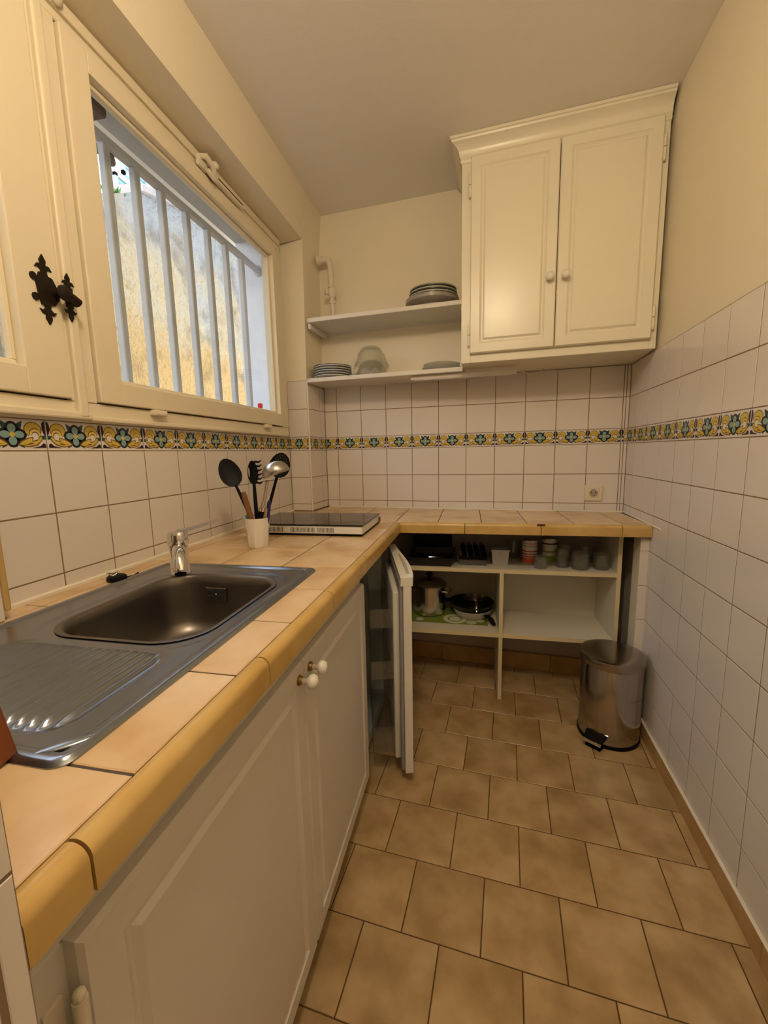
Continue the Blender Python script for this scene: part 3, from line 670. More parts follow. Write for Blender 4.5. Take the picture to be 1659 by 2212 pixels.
for i in range(len(GX)-1):
    for j in range(len(GY)-1):
        x0, x1, y0, y1 = GX[i], GX[i+1], GY[j], GY[j+1]
        if x0 > 0.64 and y0 < YF-0.01: continue
        y0 = max(y0, YN)
        yb = [yback(x0)-0.004, yback(x1)-0.004]
        x1c = min(x1, xr(-0.4)-0.004)
        if x1c-x0 < 0.02 or y1-y0 < 0.02: continue
        if y0 > min(yb)-0.02: continue
        if x0 < 0.2 and y1 > -0.232: continue
        if y1 > min(yb):
            pl = [(x0,y0),(x1c,y0),(x1c,min(y1, yback(x1c)-0.004)),(x0,min(y1, yb[0]))]
        else: pl = cutrect(x0, x1c, y0, y1)
        if pl is None: continue
        polytile(pl, M_CTILE, wk, ins=HG)
polytile([(0.055, GY[10]), (0.255, GY[10]), (0.255, yback(0.255)-0.004), (0.147, yback(0.147)-0.004), (0.131, -0.2345), (0.055, -0.2275)], M_CTILE, wk, ins=HG)
MB().lathe([(0.0035, 0.0), (0.0028, 0.0004)], (0.600, -2.196, ZC), 10).build('glaze_spot', mat('brown_speck', (0.12, 0.06, 0.02), 0.8), wk)
# narrow strip against the window wall
for j in range(len(GY)-1):
    y0, y1 = max(GY[j], -1.786), min(GY[j+1], -0.225)
    if y1-y0 > 0.03: polytile([(0.002, y0), (0.055, y0), (0.055, y1), (0.002, y1)], M_CTILE, wk, ins=HG)
# rounded edge tiles
def nose(n=6):
    """cross section (distance outwards, z)"""
    r = 0.015; p = [(0.0, ZC-0.046), (0.0, ZC+0.0005), (0.004, ZC+0.002)]
    p += [(0.0235-r + r*math.sin(a), ZC+0.0025-r + r*math.cos(a)) for a in [PI/2*k/n for k in range(n+1)]]
    return p + [(0.0235, ZC-0.046)]
NP = nose()
def edge_piece(pts0, pts1):
    mb = MB(); n = len(pts0)
    mb._add(pts0+pts1, [list(range(n))[::-1], list(range(n, 2*n))] + [(i, (i+1) % n, n+(i+1) % n, n+i) for i in range(n)])
    return mb.build('edge_tile', M_ETILE, wk, 40)
EX0 = 0.6565
ej = [YN-0.001, -2.182, -1.858, -1.534, -1.204, -0.880]
EY = YF - 0.0015
for k in range(len(ej)):
    y0 = ej[k]+0.0016; y1 = (ej[k+1] if k+1 < len(ej) else None)
    p0 = [(EX0+d, y0, z) for d, z in NP]
    p1 = [(EX0+d, (y1-0.0016) if y1 else (EY-d), z) for d, z in NP]
    edge_piece(p0, p1)
bx = [None, 0.975, 1.300, 1.622, 1.7345]
for k in range(4):
    p0 = [((EX0+d+0.0012) if bx[k] is None else bx[k]+0.0014, EY-d, z) for d, z in NP]
    p1 = [(bx[k+1]-0.0014, EY-d, z) for d, z in NP]
    edge_piece(p0, p1)
# chip in the glaze where two edge tiles meet
MB().prism([(1.282, EY-0.0242), (1.298, EY-0.0252), (1.316, EY-0.0244), (1.312, EY-0.020), (1.288, EY-0.018)], ZC-0.004, ZC+0.0031).build('glaze_chip', mat('rust_brown_chip', (0.10, 0.028, 0.010), 0.9), wk)

# ================================================================== SINK
sk_ = thing('sink', 'stainless steel inset sink with ribbed drainer', 'sink', (0.33, -1.74, ZC))
sx0, sx1, sy0, sy1 = 0.092, 0.576, -2.118, -1.356
bcx, bcy, bhx, bhy, brr = 0.357, -1.645, 0.158, 0.192, 0.085
def rrd(x, y, cx, cy, hx, hy, r):
    qx, qy = abs(x-cx)-(hx-r), abs(y-cy)-(hy-r)
    return math.hypot(max(qx, 0), max(qy, 0)) + min(max(qx, qy), 0) - r
def smooth(a, b, x): t = max(0, min(1, (x-a)/(b-a))); return t*t*(3-2*t)
NX, NY = 190, 191
sv = {}; mbs = MB(); vs = []; fs = []
scx, scy, shx, shy = (sx0+sx1)/2, (sy0+sy1)/2, (sx1-sx0)/2, (sy1-sy0)/2
def sinkz(x, y):
    d = -rrd(x, y, scx, scy, shx, shy, 0.022)
    z = 0.0075 - 0.0040*smooth(0.014, 0.026, d)               # raised rim, then the lower field
    z -= 0.0060*(1-smooth(0.0, 0.006, d))                      # rolled outer edge
    # ledge round the bowl
    db = rrd(x, y, bcx, bcy, bhx+0.034, bhy+0.034, 0.10)
    z -= 0.0022*(1-smooth(-0.012, 0.006, db))
    # drainer: a shallow tray with ribs running along Y
    dd = -rrd(x, y, 0.352, -1.972, 0.170, 0.112, 0.05)
    tray = smooth(0.0, 0.012, dd)
    z -= 0.0020*tray
    e = smooth(0.010, 0.026, dd)
    if e > 0:
        ph = (x-0.20)/0.0178; z += 0.0080*e*(0.5+0.5*math.cos(2*PI*ph))
    return z
for j in range(NY):
    for i in range(NX):
        x = sx0+(sx1-sx0)*i/(NX-1); y = sy0+(sy1-sy0)*j/(NY-1)
        # round the outer corners
        qx, qy = x-scx, y-scy; r_ = 0.022
        if abs(qx) > shx-r_ and abs(qy) > shy-r_:
            ax, ay = abs(qx)-(shx-r_), abs(qy)-(shy-r_); m_ = max(ax, ay); h_ = math.hypot(ax, ay)
            if h_ > 1e-9: s_ = m_/h_; x = scx+math.copysign(shx-r_+ax*s_, qx); y = scy+math.copysign(shy-r_+ay*s_, qy)
        vs.append((x, y, ZC+sinkz(x, y)))
for j in range(NY-1):
    for i in range(NX-1):
        q = [j*NX+i, j*NX+i+1, (j+1)*NX+i+1, (j+1)*NX+i]
        if all(rrd(vs[k][0], vs[k][1], bcx, bcy, bhx+0.002, bhy+0.002, brr) < 0 for k in q): continue
        fs.append(q)
mbs._add(vs, fs)
# turned-down outer skirt
rim = [i for i in range(NX)] + [j*NX+NX-1 for j in range(1, NY)] + [(NY-1)*NX+i for i in range(NX-2, -1, -1)] + [j*NX for j in range(NY-2, 0, -1)]
mbs._add([vs[k] for k in rim] + [(vs[k][0], vs[k][1], ZC) for k in rim], [(i, (i+1) % len(rim), len(rim)+(i+1) % len(rim), len(rim)+i) for i in range(len(rim))])
mbs.build('drainer', M_STEEL, sk_, 60)
def rr_ring(hx, hy, r, z, n=12):
    out = []
    for (sx_, sy_, a0) in ((1,1,0), (-1,1,PI/2), (-1,-1,PI), (1,-1,1.5*PI)):
        for k in range(n+1):
            a = a0+PI/2*k/n; out.append((bcx+sx_*(hx-r)+r*math.cos(a), bcy+sy_*(hy-r)+r*math.sin(a), z))
    return out
prof = [(0.010, 0.0032), (0.004, 0.0040), (0.0, 0.0022), (-0.003, -0.004), (-0.005, -0.02), (-0.010, -0.08), (-0.015, -0.120), (-0.024, -0.142), (-0.040, -0.153), (-0.075, -0.157), (-0.11, -0.160), (-0.128, -0.161)]
mb_ = MB(); rings = [rr_ring(bhx+o_, bhy+o_, max(0.012, brr+o_*0.45), ZC+z_) for o_, z_ in prof]; nr = len(rings[0])
vs2 = [p for rg in rings for p in rg]; fs2 = []
for k in range(len(rings)-1):
    for i in range(nr): fs2.append((k*nr+i, k*nr+(i+1) % nr, (k+1)*nr+(i+1) % nr, (k+1)*nr+i))
fs2.append([(len(rings)-1)*nr+i for i in range(nr)])
mb_._add(vs2, fs2); bs = mb_.build('basin', M_BASIN, sk_, 50)
MB().lathe([(0.040, 0.0), (0.040, 0.003), (0.030, 0.003), (0.026, -0.001)], (bcx, bcy, ZC-0.161), 28).build('drain', M_CHROME, bs, 40)
# overflow grille on the far bowl wall, four slots
ov = MB(); oy = bcy+bhy-0.0115; oz = ZC-0.048; ox = bcx-0.035
ov.box(ox-0.030, ox+0.030, oy-0.002, oy+0.002, oz-0.019, oz+0.019, 0.0015)
og = ov.build('overflow_plate', M_BASIN, bs)
for a in (-1, 1):
    for b in (-1, 1): MB().box(ox+a*0.014-0.010, ox+a*0.014+0.010, oy-0.003, oy-0.001, oz+b*0.008-0.005, oz+b*0.008+0.005, 0.001).build('slot', M_DARK, bs)
MB().lathe([(0.0035, 0), (0.003, 0.002)], (ox, oy-0.002, oz), 10, (0,-1,0)).build('screw', M_CHROME, bs)
MB().lathe([(0.007, 0), (0.007, 0.002), (0.003, 0.0022), (0.003, 0.0008)], (0.545, -1.384, ZC+0.0072), 14).build('corner_screw', M_CHROME, sk_, 40)
lip = MB(); lip.sphere((0.548, -2.088, ZC+0.0068), 0.030, 16, 8, (1.0, 0.30, 0.09), Matrix.Rotation(0.75, 4, 'Z')); lip.build('corner_dimple', M_STEEL, sk_, 60)

# ================================================================== TAP
tx, ty_ = 0.212, -1.455; TZ = ZC+0.005
tp = thing('tap', 'chrome single lever mixer tap behind the sink bowl', 'tap', (tx, ty_, TZ))
MB().lathe([(0.027, 0), (0.027, 0.004), (0.0245, 0.007), (0.0240, 0.074), (0.0245, 0.075)], (tx, ty_, TZ), 28).build('body', M_CHROME, tp, 40)
MB().lathe([(0.0245, 0.077), (0.0260, 0.080), (0.0260, 0.108), (0.022, 0.117), (0.008, 0.119)], (tx, ty_, TZ), 28).build('cap', M_CHROME, tp, 40)
sd = Vector((0.62, -0.785, 0)).normalized(); p0 = Vector((tx, ty_, TZ+0.062))
MB().tube([p0+sd*t+Vector((0, 0, h)) for t, h in ((0.0, 0), (0.03, 0.010), (0.07, 0.016), (0.11, 0.014), (0.135, 0.002), (0.142, -0.020))], [0.017, 0.0175, 0.017, 0.0165, 0.0165, 0.016], 16).build('spout', M_CHROME, tp, 50)
MB().lathe([(0.0135, 0), (0.0135, 0.004)], tuple(p0+sd*0.143+Vector((0, 0, -0.025))), 14, tuple((Vector((0,0,-1))).normalized())).build('aerator', M_BLK, tp, 40)
lv = Vector((0.42, 0.91, 0)).normalized(); q0 = Vector((tx, ty_, TZ+0.116))
lm = MB(); sdv = Vector((-lv.y, lv.x, 0))
secs = [(0.005, 0.0, 0.011, 0.005), (0.04, 0.004, 0.0075, 0.0040), (0.10, 0.012, 0.0055, 0.0030), (0.122, 0.016, 0.005, 0.0025)]
vv = []
for (t, h, wd, th) in secs:
    c0 = q0+lv*t+Vector((0,0,h)); vv += [c0+sdv*wd-Vector((0,0,th)), c0-sdv*wd-Vector((0,0,th)), c0-sdv*wd+Vector((0,0,th)), c0+sdv*wd+Vector((0,0,th))]
ff = [(0,1,2,3), (12,15,14,13)] + [(4*k+i, 4*k+(i+1) % 4, 4*k+4+(i+1) % 4, 4*k+4+i) for k in range(3) for i in range(4)]
lm._add(vv, ff); lm.build('lever', M_CHROME, tp)

# ================================================================== SINK PLUG
pg = thing('sink_plug', 'small black rubber sink plug lying by the wall behind the sink', 'plug', (0.072, -1.528, ZC))
MB().lathe([(0.021, 0.0), (0.024, 0.004), (0.024, 0.011), (0.019, 0.015), (0.008, 0.016)], (0.074, -1.528, ZC+0.001), 20).build('stopper', M_BLK, pg, 40)
MB().tube([(0.062+0.012*math.cos(a), -1.528+0.012*math.sin(a), ZC+0.020+0.003*math.sin(2*a)) for a in [2*PI*k/16 for k in range(17)]], 0.002, 6).build('pull_ring', M_CHROME, pg, 50)
MB().tube([(0.088, -1.515, ZC+0.006), (0.092, -1.49, ZC+0.004), (0.088, -1.470, ZC+0.006)], 0.0025, 6).build('chain_stub', M_BLK, pg, 50)

# ================================================================== UTENSIL CUP AND UTENSILS
CX, CY = 0.256, -1.10
cu = thing('utensil_cup', 'white faceted porcelain cup holding kitchen utensils', 'cup', (CX, CY, ZC))
def cupmesh():
    mb = MB(); n = 36; prof = [(0.033, 0.0), (0.036, 0.004), (0.0395, 0.060), (0.0425, 0.078), (0.0440, 0.104), (0.0445, 0.106), (0.0415, 0.106), (0.040, 0.078), (0.033, 0.008), (0.0, 0.008)]
    vs = []; fs = []
    for j, (rr, z) in enumerate(prof):
        for i in range(n):
            a = 2*PI*i/n; q = rr
            if 0 < j < 3: seg = 2*PI/9; aa = (a % seg)-seg/2; q = rr*(math.cos(seg/2)/math.cos(aa)*1.02 if j in (1, 2) else 1)
            vs.append((CX+q*math.cos(a), CY+q*math.sin(a), ZC+z))
    for j in range(len(prof)-1):
        for i in range(n): fs.append((j*n+i, j*n+(i+1) % n, (j+1)*n+(i+1) % n, (j+1)*n+i))
    fs.append(list(range(n))[::-1]); mb._add(vs, fs); return mb
cupmesh().build('cup_body', M_PORC, cu, 25)
def V(x, z, dy=0.0): return Vector((x, CY+dy, z))
TOC = Vector((0.63, -0.77, 0.06)).normalized()      # roughly towards the camera
def blade(c, ax, nrm, ln, wd, th=0.004, cup=0.006, tip=2.2, n=18, name='head'):
    """oval spoon head: centre c, long axis ax, facing nrm, slightly hollow"""
    ax = ax.normalized(); sd = ax.cross(nrm).normalized(); nm = sd.cross(ax).normalized(); mb = MB(); vs = []; fs = []
    rings = [0.0, 0.35, 0.7, 0.92, 1.0]
    for side in (0, 1):
        for rr in rings:
            for i in range(n):
                a = 2*PI*i/n; x = ln*math.cos(a)*rr; y = wd*math.sin(a)*rr*(1-0.12*math.cos(a))
                h = -cup*(1-rr*rr) + (-th if side else 0)*(1 if rr < 1 else 0.5)
                vs.append(c + ax*x + sd*y + nm*h)
    m = len(rings)
    for side in (0, 1):
        for k in range(m-1):
            for i in range(n):
                o = side*m*n; fs.append((o+k*n+i, o+k*n+(i+1) % n, o+(k+1)*n+(i+1) % n, o+(k+1)*n+i))
    for i in range(n): fs.append(((m-1)*n+i, (m-1)*n+(i+1) % n, (2*m-1)*n+(i+1) % n, (2*m-1)*n+i))
    mb._add(vs, fs); return mb, ax, sd, nm
# solid spoon
a0, a1 = V(0.163, 1.170), V(0.238, 1.000); ut = thing('serving_spoon', 'black nylon serving spoon with a solid oval head in the cup', 'spoon', (CX-0.015, CY, ZC+0.01), 0, 'utensils in the cup')
axd = (a0-a1); mb, *_ = blade(a0, axd, TOC, 0.053, 0.037); mb.build('head', M_BLK, ut, 60, True)
MB().tube([a0-axd.normalized()*0.048, a0-axd.normalized()*0.075, a1, V(0.262, 0.925)], [0.005, 0.0055, 0.0075, 0.007], 8).build('handle', M_BLK, ut, 60)
# pasta server
h0, h1 = V(0.236, 1.168, 0.03), V(0.250, 1.02, 0.01); ut = thing('pasta_server', 'black toothed pasta server standing in the cup', 'pasta server', (CX, CY+0.01, ZC+0.01), 0, 'utensils in the cup')
axd = h0-h1; mb, ax, sd, nm = blade(h0, axd, (TOC+Vector((0.8, 0, 0))).normalized(), 0.043, 0.021, cup=0.010); hd_ = mb.build('head', M_BLK, ut, 60, True)
for k in range(6):
    t = -0.036+0.015*k; c = h0+ax*t+Vector((0.012, -0.004, 0)); MB().tube([c, c+Vector((0.018, -0.006, -0.002)), c+Vector((0.030, -0.010, 0.004))], [0.0042, 0.0036, 0.0015], 7).build('tooth', M_BLK, hd_, 60)
MB().prism([(h0.x-0.010+0.004*math.cos(a)*1.0, h0.z+0.018*math.sin(a)) for a in [2*PI*k/12 for k in range(12)]], h0.y-0.014, h0.y-0.0125, 'y').build('slot', mat('pale_slot', (0.55, 0.47, 0.38), 0.6), hd_)
MB().tube([h0-ax*0.038, h0-ax*0.07, h1, V(0.258, 0.93, 0.005)], [0.006, 0.0065, 0.0075, 0.007], 8).build('handle', M_BLK, ut, 60)
# skimmer
k0, k1 = V(0.336, 1.192, 0.04), V(0.288, 1.02, 0.015); ut = thing('skimmer', 'black perforated skimmer standing behind the ladle', 'skimmer', (CX+0.01, CY+0.015, ZC+0.01), 0, 'utensils in the cup')
axd = k0-k1; mb, ax, sd, nm = blade(k0, axd, TOC, 0.045, 0.037, cup=0.004); hd_ = mb.build('head', M_BLK, ut, 60, True)
M_HOLE = mat('perforation_dark_grey', (0.05, 0.045, 0.04), 0.7)
for i in range(-4, 5):
    for j in range(-3, 4):
        x, y = i*0.0088, j*0.0098+(0.0049 if i % 2 else 0)
        if (x/0.039)**2+(y/0.031)**2 > 1: continue
        c = k0+ax*x+sd*y+nm*(-0.004*(1-(x/0.045)**2-(y/0.037)**2)+0.0004); MB().lathe([(0.0024, 0), (0.0024, 0.0004)], c, 6, nm).build('perforation', M_HOLE, hd_)
MB().tube([k0-ax*0.042, k0-ax*0.08, k1, V(0.265, 0.925, 0.01)], [0.005, 0.0055, 0.0065, 0.006], 8).build('handle', M_BLK, ut, 60)
# ladle
l0 = V(0.358, 1.166, -0.035); ut = thing('ladle', 'stainless steel ladle with a black handle resting in the cup', 'ladle', (CX+0.015, CY-0.01, ZC+0.01), 0, 'utensils in the cup')
lb = MB(); n = 24; vs = []; fs = []; nm = Vector((0.15, 0.30, -0.94)).normalized(); nm = Vector((0.30, 0.05, -0.95)).normalized(); ea = nm.cross(Vector((0,1,0))).normalized(); eb = nm.cross(ea).normalized()
prof = [(0.046, 0.0), (0.045, -0.012), (0.040, -0.024), (0.030, -0.034), (0.016, -0.040), (0.0005, -0.042)]
for sgn in (0, 1):
    for (rr, h) in prof:
        for i in range(n):
            a = 2*PI*i/n; vs.append(l0 + ea*(rr-0.0012*sgn)*math.cos(a) + eb*(rr-0.0012*sgn)*math.sin(a) + nm*(h+0.0012*sgn))
for sgn in (0, 1):
    for k in range(len(prof)-1):
        for i in range(n): o = sgn*len(prof)*n; fs.append((o+k*n+i, o+k*n+(i+1) % n, o+(k+1)*n+(i+1) % n, o+(k+1)*n+i))
for i in range(n): fs.append((i, (i+1) % n, len(prof)*n+(i+1) % n, len(prof)*n+i))
lb._add(vs, fs); lb.build('bowl', mat('satin_steel', (0.50, 0.48, 0.45), 0.28, 1.0), ut, 60, True)
g0 = V(0.322, 1.142, -0.035); g1 = V(0.300, 1.080, -0.02); g2 = V(0.285, 1.045, -0.012)
MB().tube([g0, g1, g2], [0.006, 0.0055, 0.006], 8).build('shank', M_POT, ut, 60)
MB().tube([g2+Vector((0.001, 0, 0.004)), g2-Vector((0.003, 0, 0.010))], [0.0085, 0.0095], 10).build('collar', M_CHROME, ut, 60)
MB().tube([g2-Vector((0.003, 0, 0.010)), V(0.270, 1.00, -0.008), V(0.262, 0.925, -0.004)], [0.0095, 0.010, 0.007], 10).build('handle', M_BLK, ut, 60)
# wooden spatula handle, small blue knife, teal handle, short wooden stick
def stick(name, label, cat, p, q, rad, m, dz=None):
    t = thing(name, label, cat, (q[0], q[1], q[2]), 0, 'utensils in the cup')
    MB().tube([p, Vector(p).lerp(Vector(q), 0.08), Vector(p).lerp(Vector(q), 0.5), q], [rad*0.75, rad, rad*1.05, rad*0.8], 10).build('handle', m, t, 60); return t
stick('wooden_spatula', 'brown wooden handle leaning in the cup beside the spoon', 'spatula', V(0.224, 1.103, -0.025), V(0.262, 0.930, -0.015), 0.0095, M_WOOD)
stick('paring_knife', 'dark blue knife handle at the right edge of the cup', 'knife', V(0.308, 1.070, 0.0), V(0.281, 0.935, 0.004), 0.0072, M_BLUE)
stick('wooden_stick', 'short pale wooden handle between the ladle and the blue knife', 'stick', V(0.298, 1.045, -0.004), V(0.274, 0.930, 0.0), 0.006, mat('pale_wood', (0.42, 0.25, 0.12), 0.5))
stick('peeler', 'teal plastic handle low at the left of the cup', 'peeler', V(0.226, 1.022, -0.012), V(0.246, 0.930, -0.004), 0.0085, M_TEAL)

# ================================================================== HOB
hb = thing('induction_hob', 'portable black glass two ring hob with white vented body', 'hob', (0.34, -0.74, ZC))
hx0, hx1, hy0, hy1 = 0.092, 0.590, -0.900, -0.582
MB().box(hx0+0.004, hx1-0.004, hy0+0.004, hy1-0.004, ZC+0.0005, ZC+0.009, 0.002).build('base', M_BLK, hb)
MB().box(hx0+0.003, hx1-0.003, hy0+0.003, hy1-0.003, ZC+0.009, ZC+0.040, 0.003, 2).build('body', M_WHITE, hb)
MB().box(hx0, hx1, hy0, hy1, ZC+0.040, ZC+0.047, 0.0025, 2).build('glass_top', M_HOB, hb)
SL = MB().box(-0.0011, 0.0011, 0, 0.0012, -0.0095, 0.0095); so_ = SL.build('vent_slot', M_DARK); slm = so_.data
bpy.data.objects.remove(so_)
for (xa, xb) in ((0.105, 0.175), (0.19, 0.255), (0.290, 0.392), (0.405, 0.470)):
    x = xa
    while x < xb:
        link_part('vent_slot', slm, hb, (x-0.34, hy0+0.0023+0.74, 0.024)); x += 0.0058
MB().box(hx1-0.004, hx1+0.004, hy1-0.02, hy1-0.002, ZC+0.008, ZC+0.032, 0.002).build('corner_foot', M_WOOD, hb)
M_RING = mat('hob_ring_print', (0.03, 0.03, 0.032), 0.3)
for cx_ in (0.215, 0.465):
    MB().lathe([(0.098, 0.0472), (0.0995, 0.0472)], (cx_, -0.735, ZC), 48, capb=False, capt=False).build('cooking_ring', M_RING, hb)

# ================================================================== CUTTING BOARD
cb_ = thing('cutting_board', 'reddish brown wooden board leaning at the near end of the worktop', 'board', (0.40, -2.14, ZC))
MC = Matrix.Translation((0.508, -2.106, ZC+0.001)) @ Matrix.Rotation(0.15, 4, 'X')
MB(MC).box(-0.34, 0.0, -0.022, 0.0, 0.004, 0.36, 0.003, 2).build('board', M_WOODR, cb_)

# ================================================================== SINK CABINET
def paneldoor(M, w, h, t, m, parent, name='door', fr=0.062):
    """door slab, local x 0..w, y 0 = front (faces -y), z 0..h, with a grooved raised panel"""
    bm = bmesh.new(); bmesh.ops.create_cube(bm, size=1.0)
    for v in bm.verts: v.co = Vector(((v.co.x+0.5)*w, (v.co.y+0.5)*t, (v.co.z+0.5)*h))
    bm.normal_update(); fc = min(bm.faces, key=lambda q: q.calc_center_median().y)
    fc_edges = list(fc.edges)
    bmesh.ops.inset_region(bm, faces=[fc], thickness=0.006, depth=0.0)
    for v in [v for v in bm.verts if v.co.y < 1e-6 and v not in fc.verts[:]]: v.co.y += 0.006
    bmesh.ops.inset_region(bm, faces=[fc], thickness=fr-0.006, depth=0)
    bmesh.ops.inset_region(bm, faces=[fc], thickness=0.004, depth=-0.003)
    bmesh.ops.inset_region(bm, faces=[fc], thickness=0.010, depth=-0.004)
    bmesh.ops.inset_region(bm, faces=[fc], thickness=0.006, depth=0.0)
    bmesh.ops.inset_region(bm, faces=[fc], thickness=0.012, depth=0.006)
    return MB(M).bm(bm).build(name, m, parent)
bc_ = thing('sink_cabinet', 'off-white base cabinet with two panelled doors under the sink', 'cabinet', (0.33, -1.65, 0))
cf = 0.628
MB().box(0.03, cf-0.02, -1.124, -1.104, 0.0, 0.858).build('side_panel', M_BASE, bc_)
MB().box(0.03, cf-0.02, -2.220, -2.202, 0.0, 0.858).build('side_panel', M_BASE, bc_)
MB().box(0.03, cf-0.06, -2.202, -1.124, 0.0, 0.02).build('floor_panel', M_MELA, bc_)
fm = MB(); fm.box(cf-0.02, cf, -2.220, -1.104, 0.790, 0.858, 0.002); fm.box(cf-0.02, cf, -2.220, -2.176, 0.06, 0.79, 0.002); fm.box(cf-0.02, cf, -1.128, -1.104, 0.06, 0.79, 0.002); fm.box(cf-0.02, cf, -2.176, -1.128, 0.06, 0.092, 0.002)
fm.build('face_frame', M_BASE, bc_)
MB().box(0.55, 0.565, -2.22, -1.104, 0.0, 0.07).build('plinth', M_DARK, bc_)
def doorL(y0, y1, z0, z1, x):      # door on a plane facing +X; local x runs along +Y
    return Matrix.Translation((x, y0, z0)) @ MLF
for (y0, y1, ky) in ((-2.178, -1.6525, -1.680), (-1.6495, -1.122, -1.622)):
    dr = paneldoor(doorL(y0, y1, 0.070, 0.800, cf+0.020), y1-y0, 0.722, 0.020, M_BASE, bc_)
    kb = MB(); kb.lathe([(0.0065, 0.008), (0.0055, 0.016), (0.006, 0.020), (0.0145, 0.026), (0.016, 0.033), (0.012, 0.040), (0.004, 0.043)], (cf+0.019, ky, 0.763), 18, (1,0,0)).build('knob', M_PORC, dr, 50)
    MB().lathe([(0.011, 0.0), (0.011, 0.004), (0.007, 0.010)], (cf+0.019, ky, 0.763), 16, (1,0,0)).build('knob_base', M_BRASS, dr, 40)
for zz in (0.715, 0.16):
    hg = MB(); hg.tube([(cf+0.022, -2.186, zz-0.030), (cf+0.022, -2.186, zz+0.030)], 0.0065, 10); hg.box(cf-0.001, cf+0.004, -2.204, -2.186, zz-0.030, zz+0.030, 0.001); hg.sphere((cf+0.022, -2.186, zz+0.034), 0.006, 8, 6)
    hg.build('hinge', M_PIPE, bc_, 40)

# ================================================================== FRIDGE
fg = thing('fridge', 'white undercounter fridge with its door standing ajar', 'fridge', (0.33, -0.83, 0))
fy0, fy1, fx1, fz0, fz1 = -1.092, -0.600, 0.600, 0.035, 0.845
fb = MB(); fb.box(0.05, fx1, fy0, fy0+0.035, fz0, fz1, 0.004); fb.box(0.05, fx1, fy1-0.035, fy1, fz0, fz1, 0.004); fb.box(0.05, fx1, fy0+0.035, fy1-0.035, fz1-0.04, fz1, 0.004); fb.box(0.05, fx1, fy0+0.035, fy1-0.035, fz0, fz0+0.05, 0.004); fb.box(0.05, 0.09, fy0+0.035, fy1-0.035, fz0+0.05, fz1-0.04)
fb.build('body', M_LINER, fg)
MB().box(0.09, 0.30, fy0+0.035, fy1-0.035, fz0+0.05, 0.26).build('compressor_step', M_LINER, fg)
for zz in (0.30, 0.47, 0.64): MB().box(0.10, 0.52, fy0+0.036, fy1-0.036, zz, zz+0.005).build('glass_shelf', M_CLEARP, fg)
for yy in (fy0+0.05, fy1-0.05): MB().lathe([(0.02, 0), (0.02, fz0)], (0.52, yy, 0), 12).build('foot', M_BLK, fg, 40)
HG0 = Vector((0.620, -0.555, 0)); dang = math.atan2(-0.520, 0.141) + PI/2
DL = 0.535
MD = Matrix.Translation(HG0) @ Matrix.Rotation(dang, 4, 'Z')     # closed door would run along -Y
DZ0, DZ1 = 0.050, 0.800
dm = MB(MD); dm.box(0.012, 0.042, -DL, 0.0, DZ0, DZ1-0.028, 0.003, 2); dr = dm.build('door', M_FRIDGE, fg)
# inner liner, gasket, cap with bowed front grip, bins
MB(MD).box(-0.022, 0.002, -DL+0.035, -0.035, DZ0+0.035, DZ1-0.06, 0.008, 3).build('door_liner', M_FRIDGE, dr, 40)
MB(MD).box(0.0, 0.013, -DL+0.010, -0.010, DZ0+0.006, DZ1-0.02, 0.003).build('gasket', M_GASK, dr)
cap = [(0.004, 0.0), (0.004, -DL-0.001)] + [(0.046, -DL-0.001), (0.052, -DL+0.03), (0.056, -DL+0.09), (0.057, -DL+0.16), (0.054, -DL+0.24), (0.047, -DL+0.33), (0.038, -DL+0.43), (0.034, 0.0)]
MB(MD).prism(cap[::-1], DZ1-0.030, DZ1).build('top_cap', M_FRIDGE, dr)
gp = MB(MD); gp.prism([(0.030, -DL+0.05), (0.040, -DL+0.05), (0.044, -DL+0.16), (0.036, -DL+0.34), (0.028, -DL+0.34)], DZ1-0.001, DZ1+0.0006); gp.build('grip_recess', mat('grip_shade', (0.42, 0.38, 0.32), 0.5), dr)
for zz in (0.60, 0.40, 0.105):
    b_ = MB(MD); h_ = 0.07 if zz > 0.2 else 0.10
    b_.box(-0.105, -0.022, -DL+0.05, -0.05, zz, zz+0.004); b_.box(-0.105, -0.101, -DL+0.05, -0.05, zz, zz+h_); b_.box(-0.105, -0.022, -DL+0.05, -DL+0.054, zz, zz+h_); b_.box(-0.105, -0.022, -0.054, -0.05, zz, zz+h_)
    b_.build('door_bin', M_CLEARP, dr)

# ================================================================== STORAGE SHELF UNDER THE BACK RUN
su = thing('storage_shelf', 'cream board shelf unit standing open under the worktop', 'shelf unit', (1.16, -0.26, 0))
YS = -0.447
def board(x0, x1, z0, z1, name, m=M_MELA): MB().prism([(x0, YS+0.002), (x1, YS+0.002), (x1, yback(x1)-0.012), (x0, yback(x0)-0.012)], z0, z1).build(name, m, su)
board(0.60, 1.650, 0.647, 0.667, 'upper_board'); MB().box(0.60, 1.650, YS-0.001, YS+0.002, 0.647, 0.667).build('edge_band', M_EDGE, su)
board(0.60, 1.140, 0.323, 0.343, 'lower_board'); MB().box(0.60, 1.140, YS-0.001, YS+0.002, 0.323, 0.343).build('edge_band', M_EDGE, su)
board(1.158, 1.650, 0.323, 0.343, 'lower_board'); MB().box(1.158, 1.650, YS-0.001, YS+0.002, 0.323, 0.343).build('edge_band', M_EDGE, su)
MB().prism([(1.140, YS+0.002), (1.158, YS+0.002), (1.158, yback(1.15)-0.02), (1.140, yback(1.15)-0.02)], 0.0, 0.647).build('divider', M_MELA, su)
MB().box(1.140, 1.158, YS-0.001, YS+0.002, 0.0, 0.647).build('edge_band', M_EDGE, su)
MB().prism([(1.650, YS+0.002), (1.668, YS+0.002), (1.668, yback(1.66)-0.012), (1.650, yback(1.66)-0.012)], 0.0, 0.856).build('end_panel', M_MELA, su)
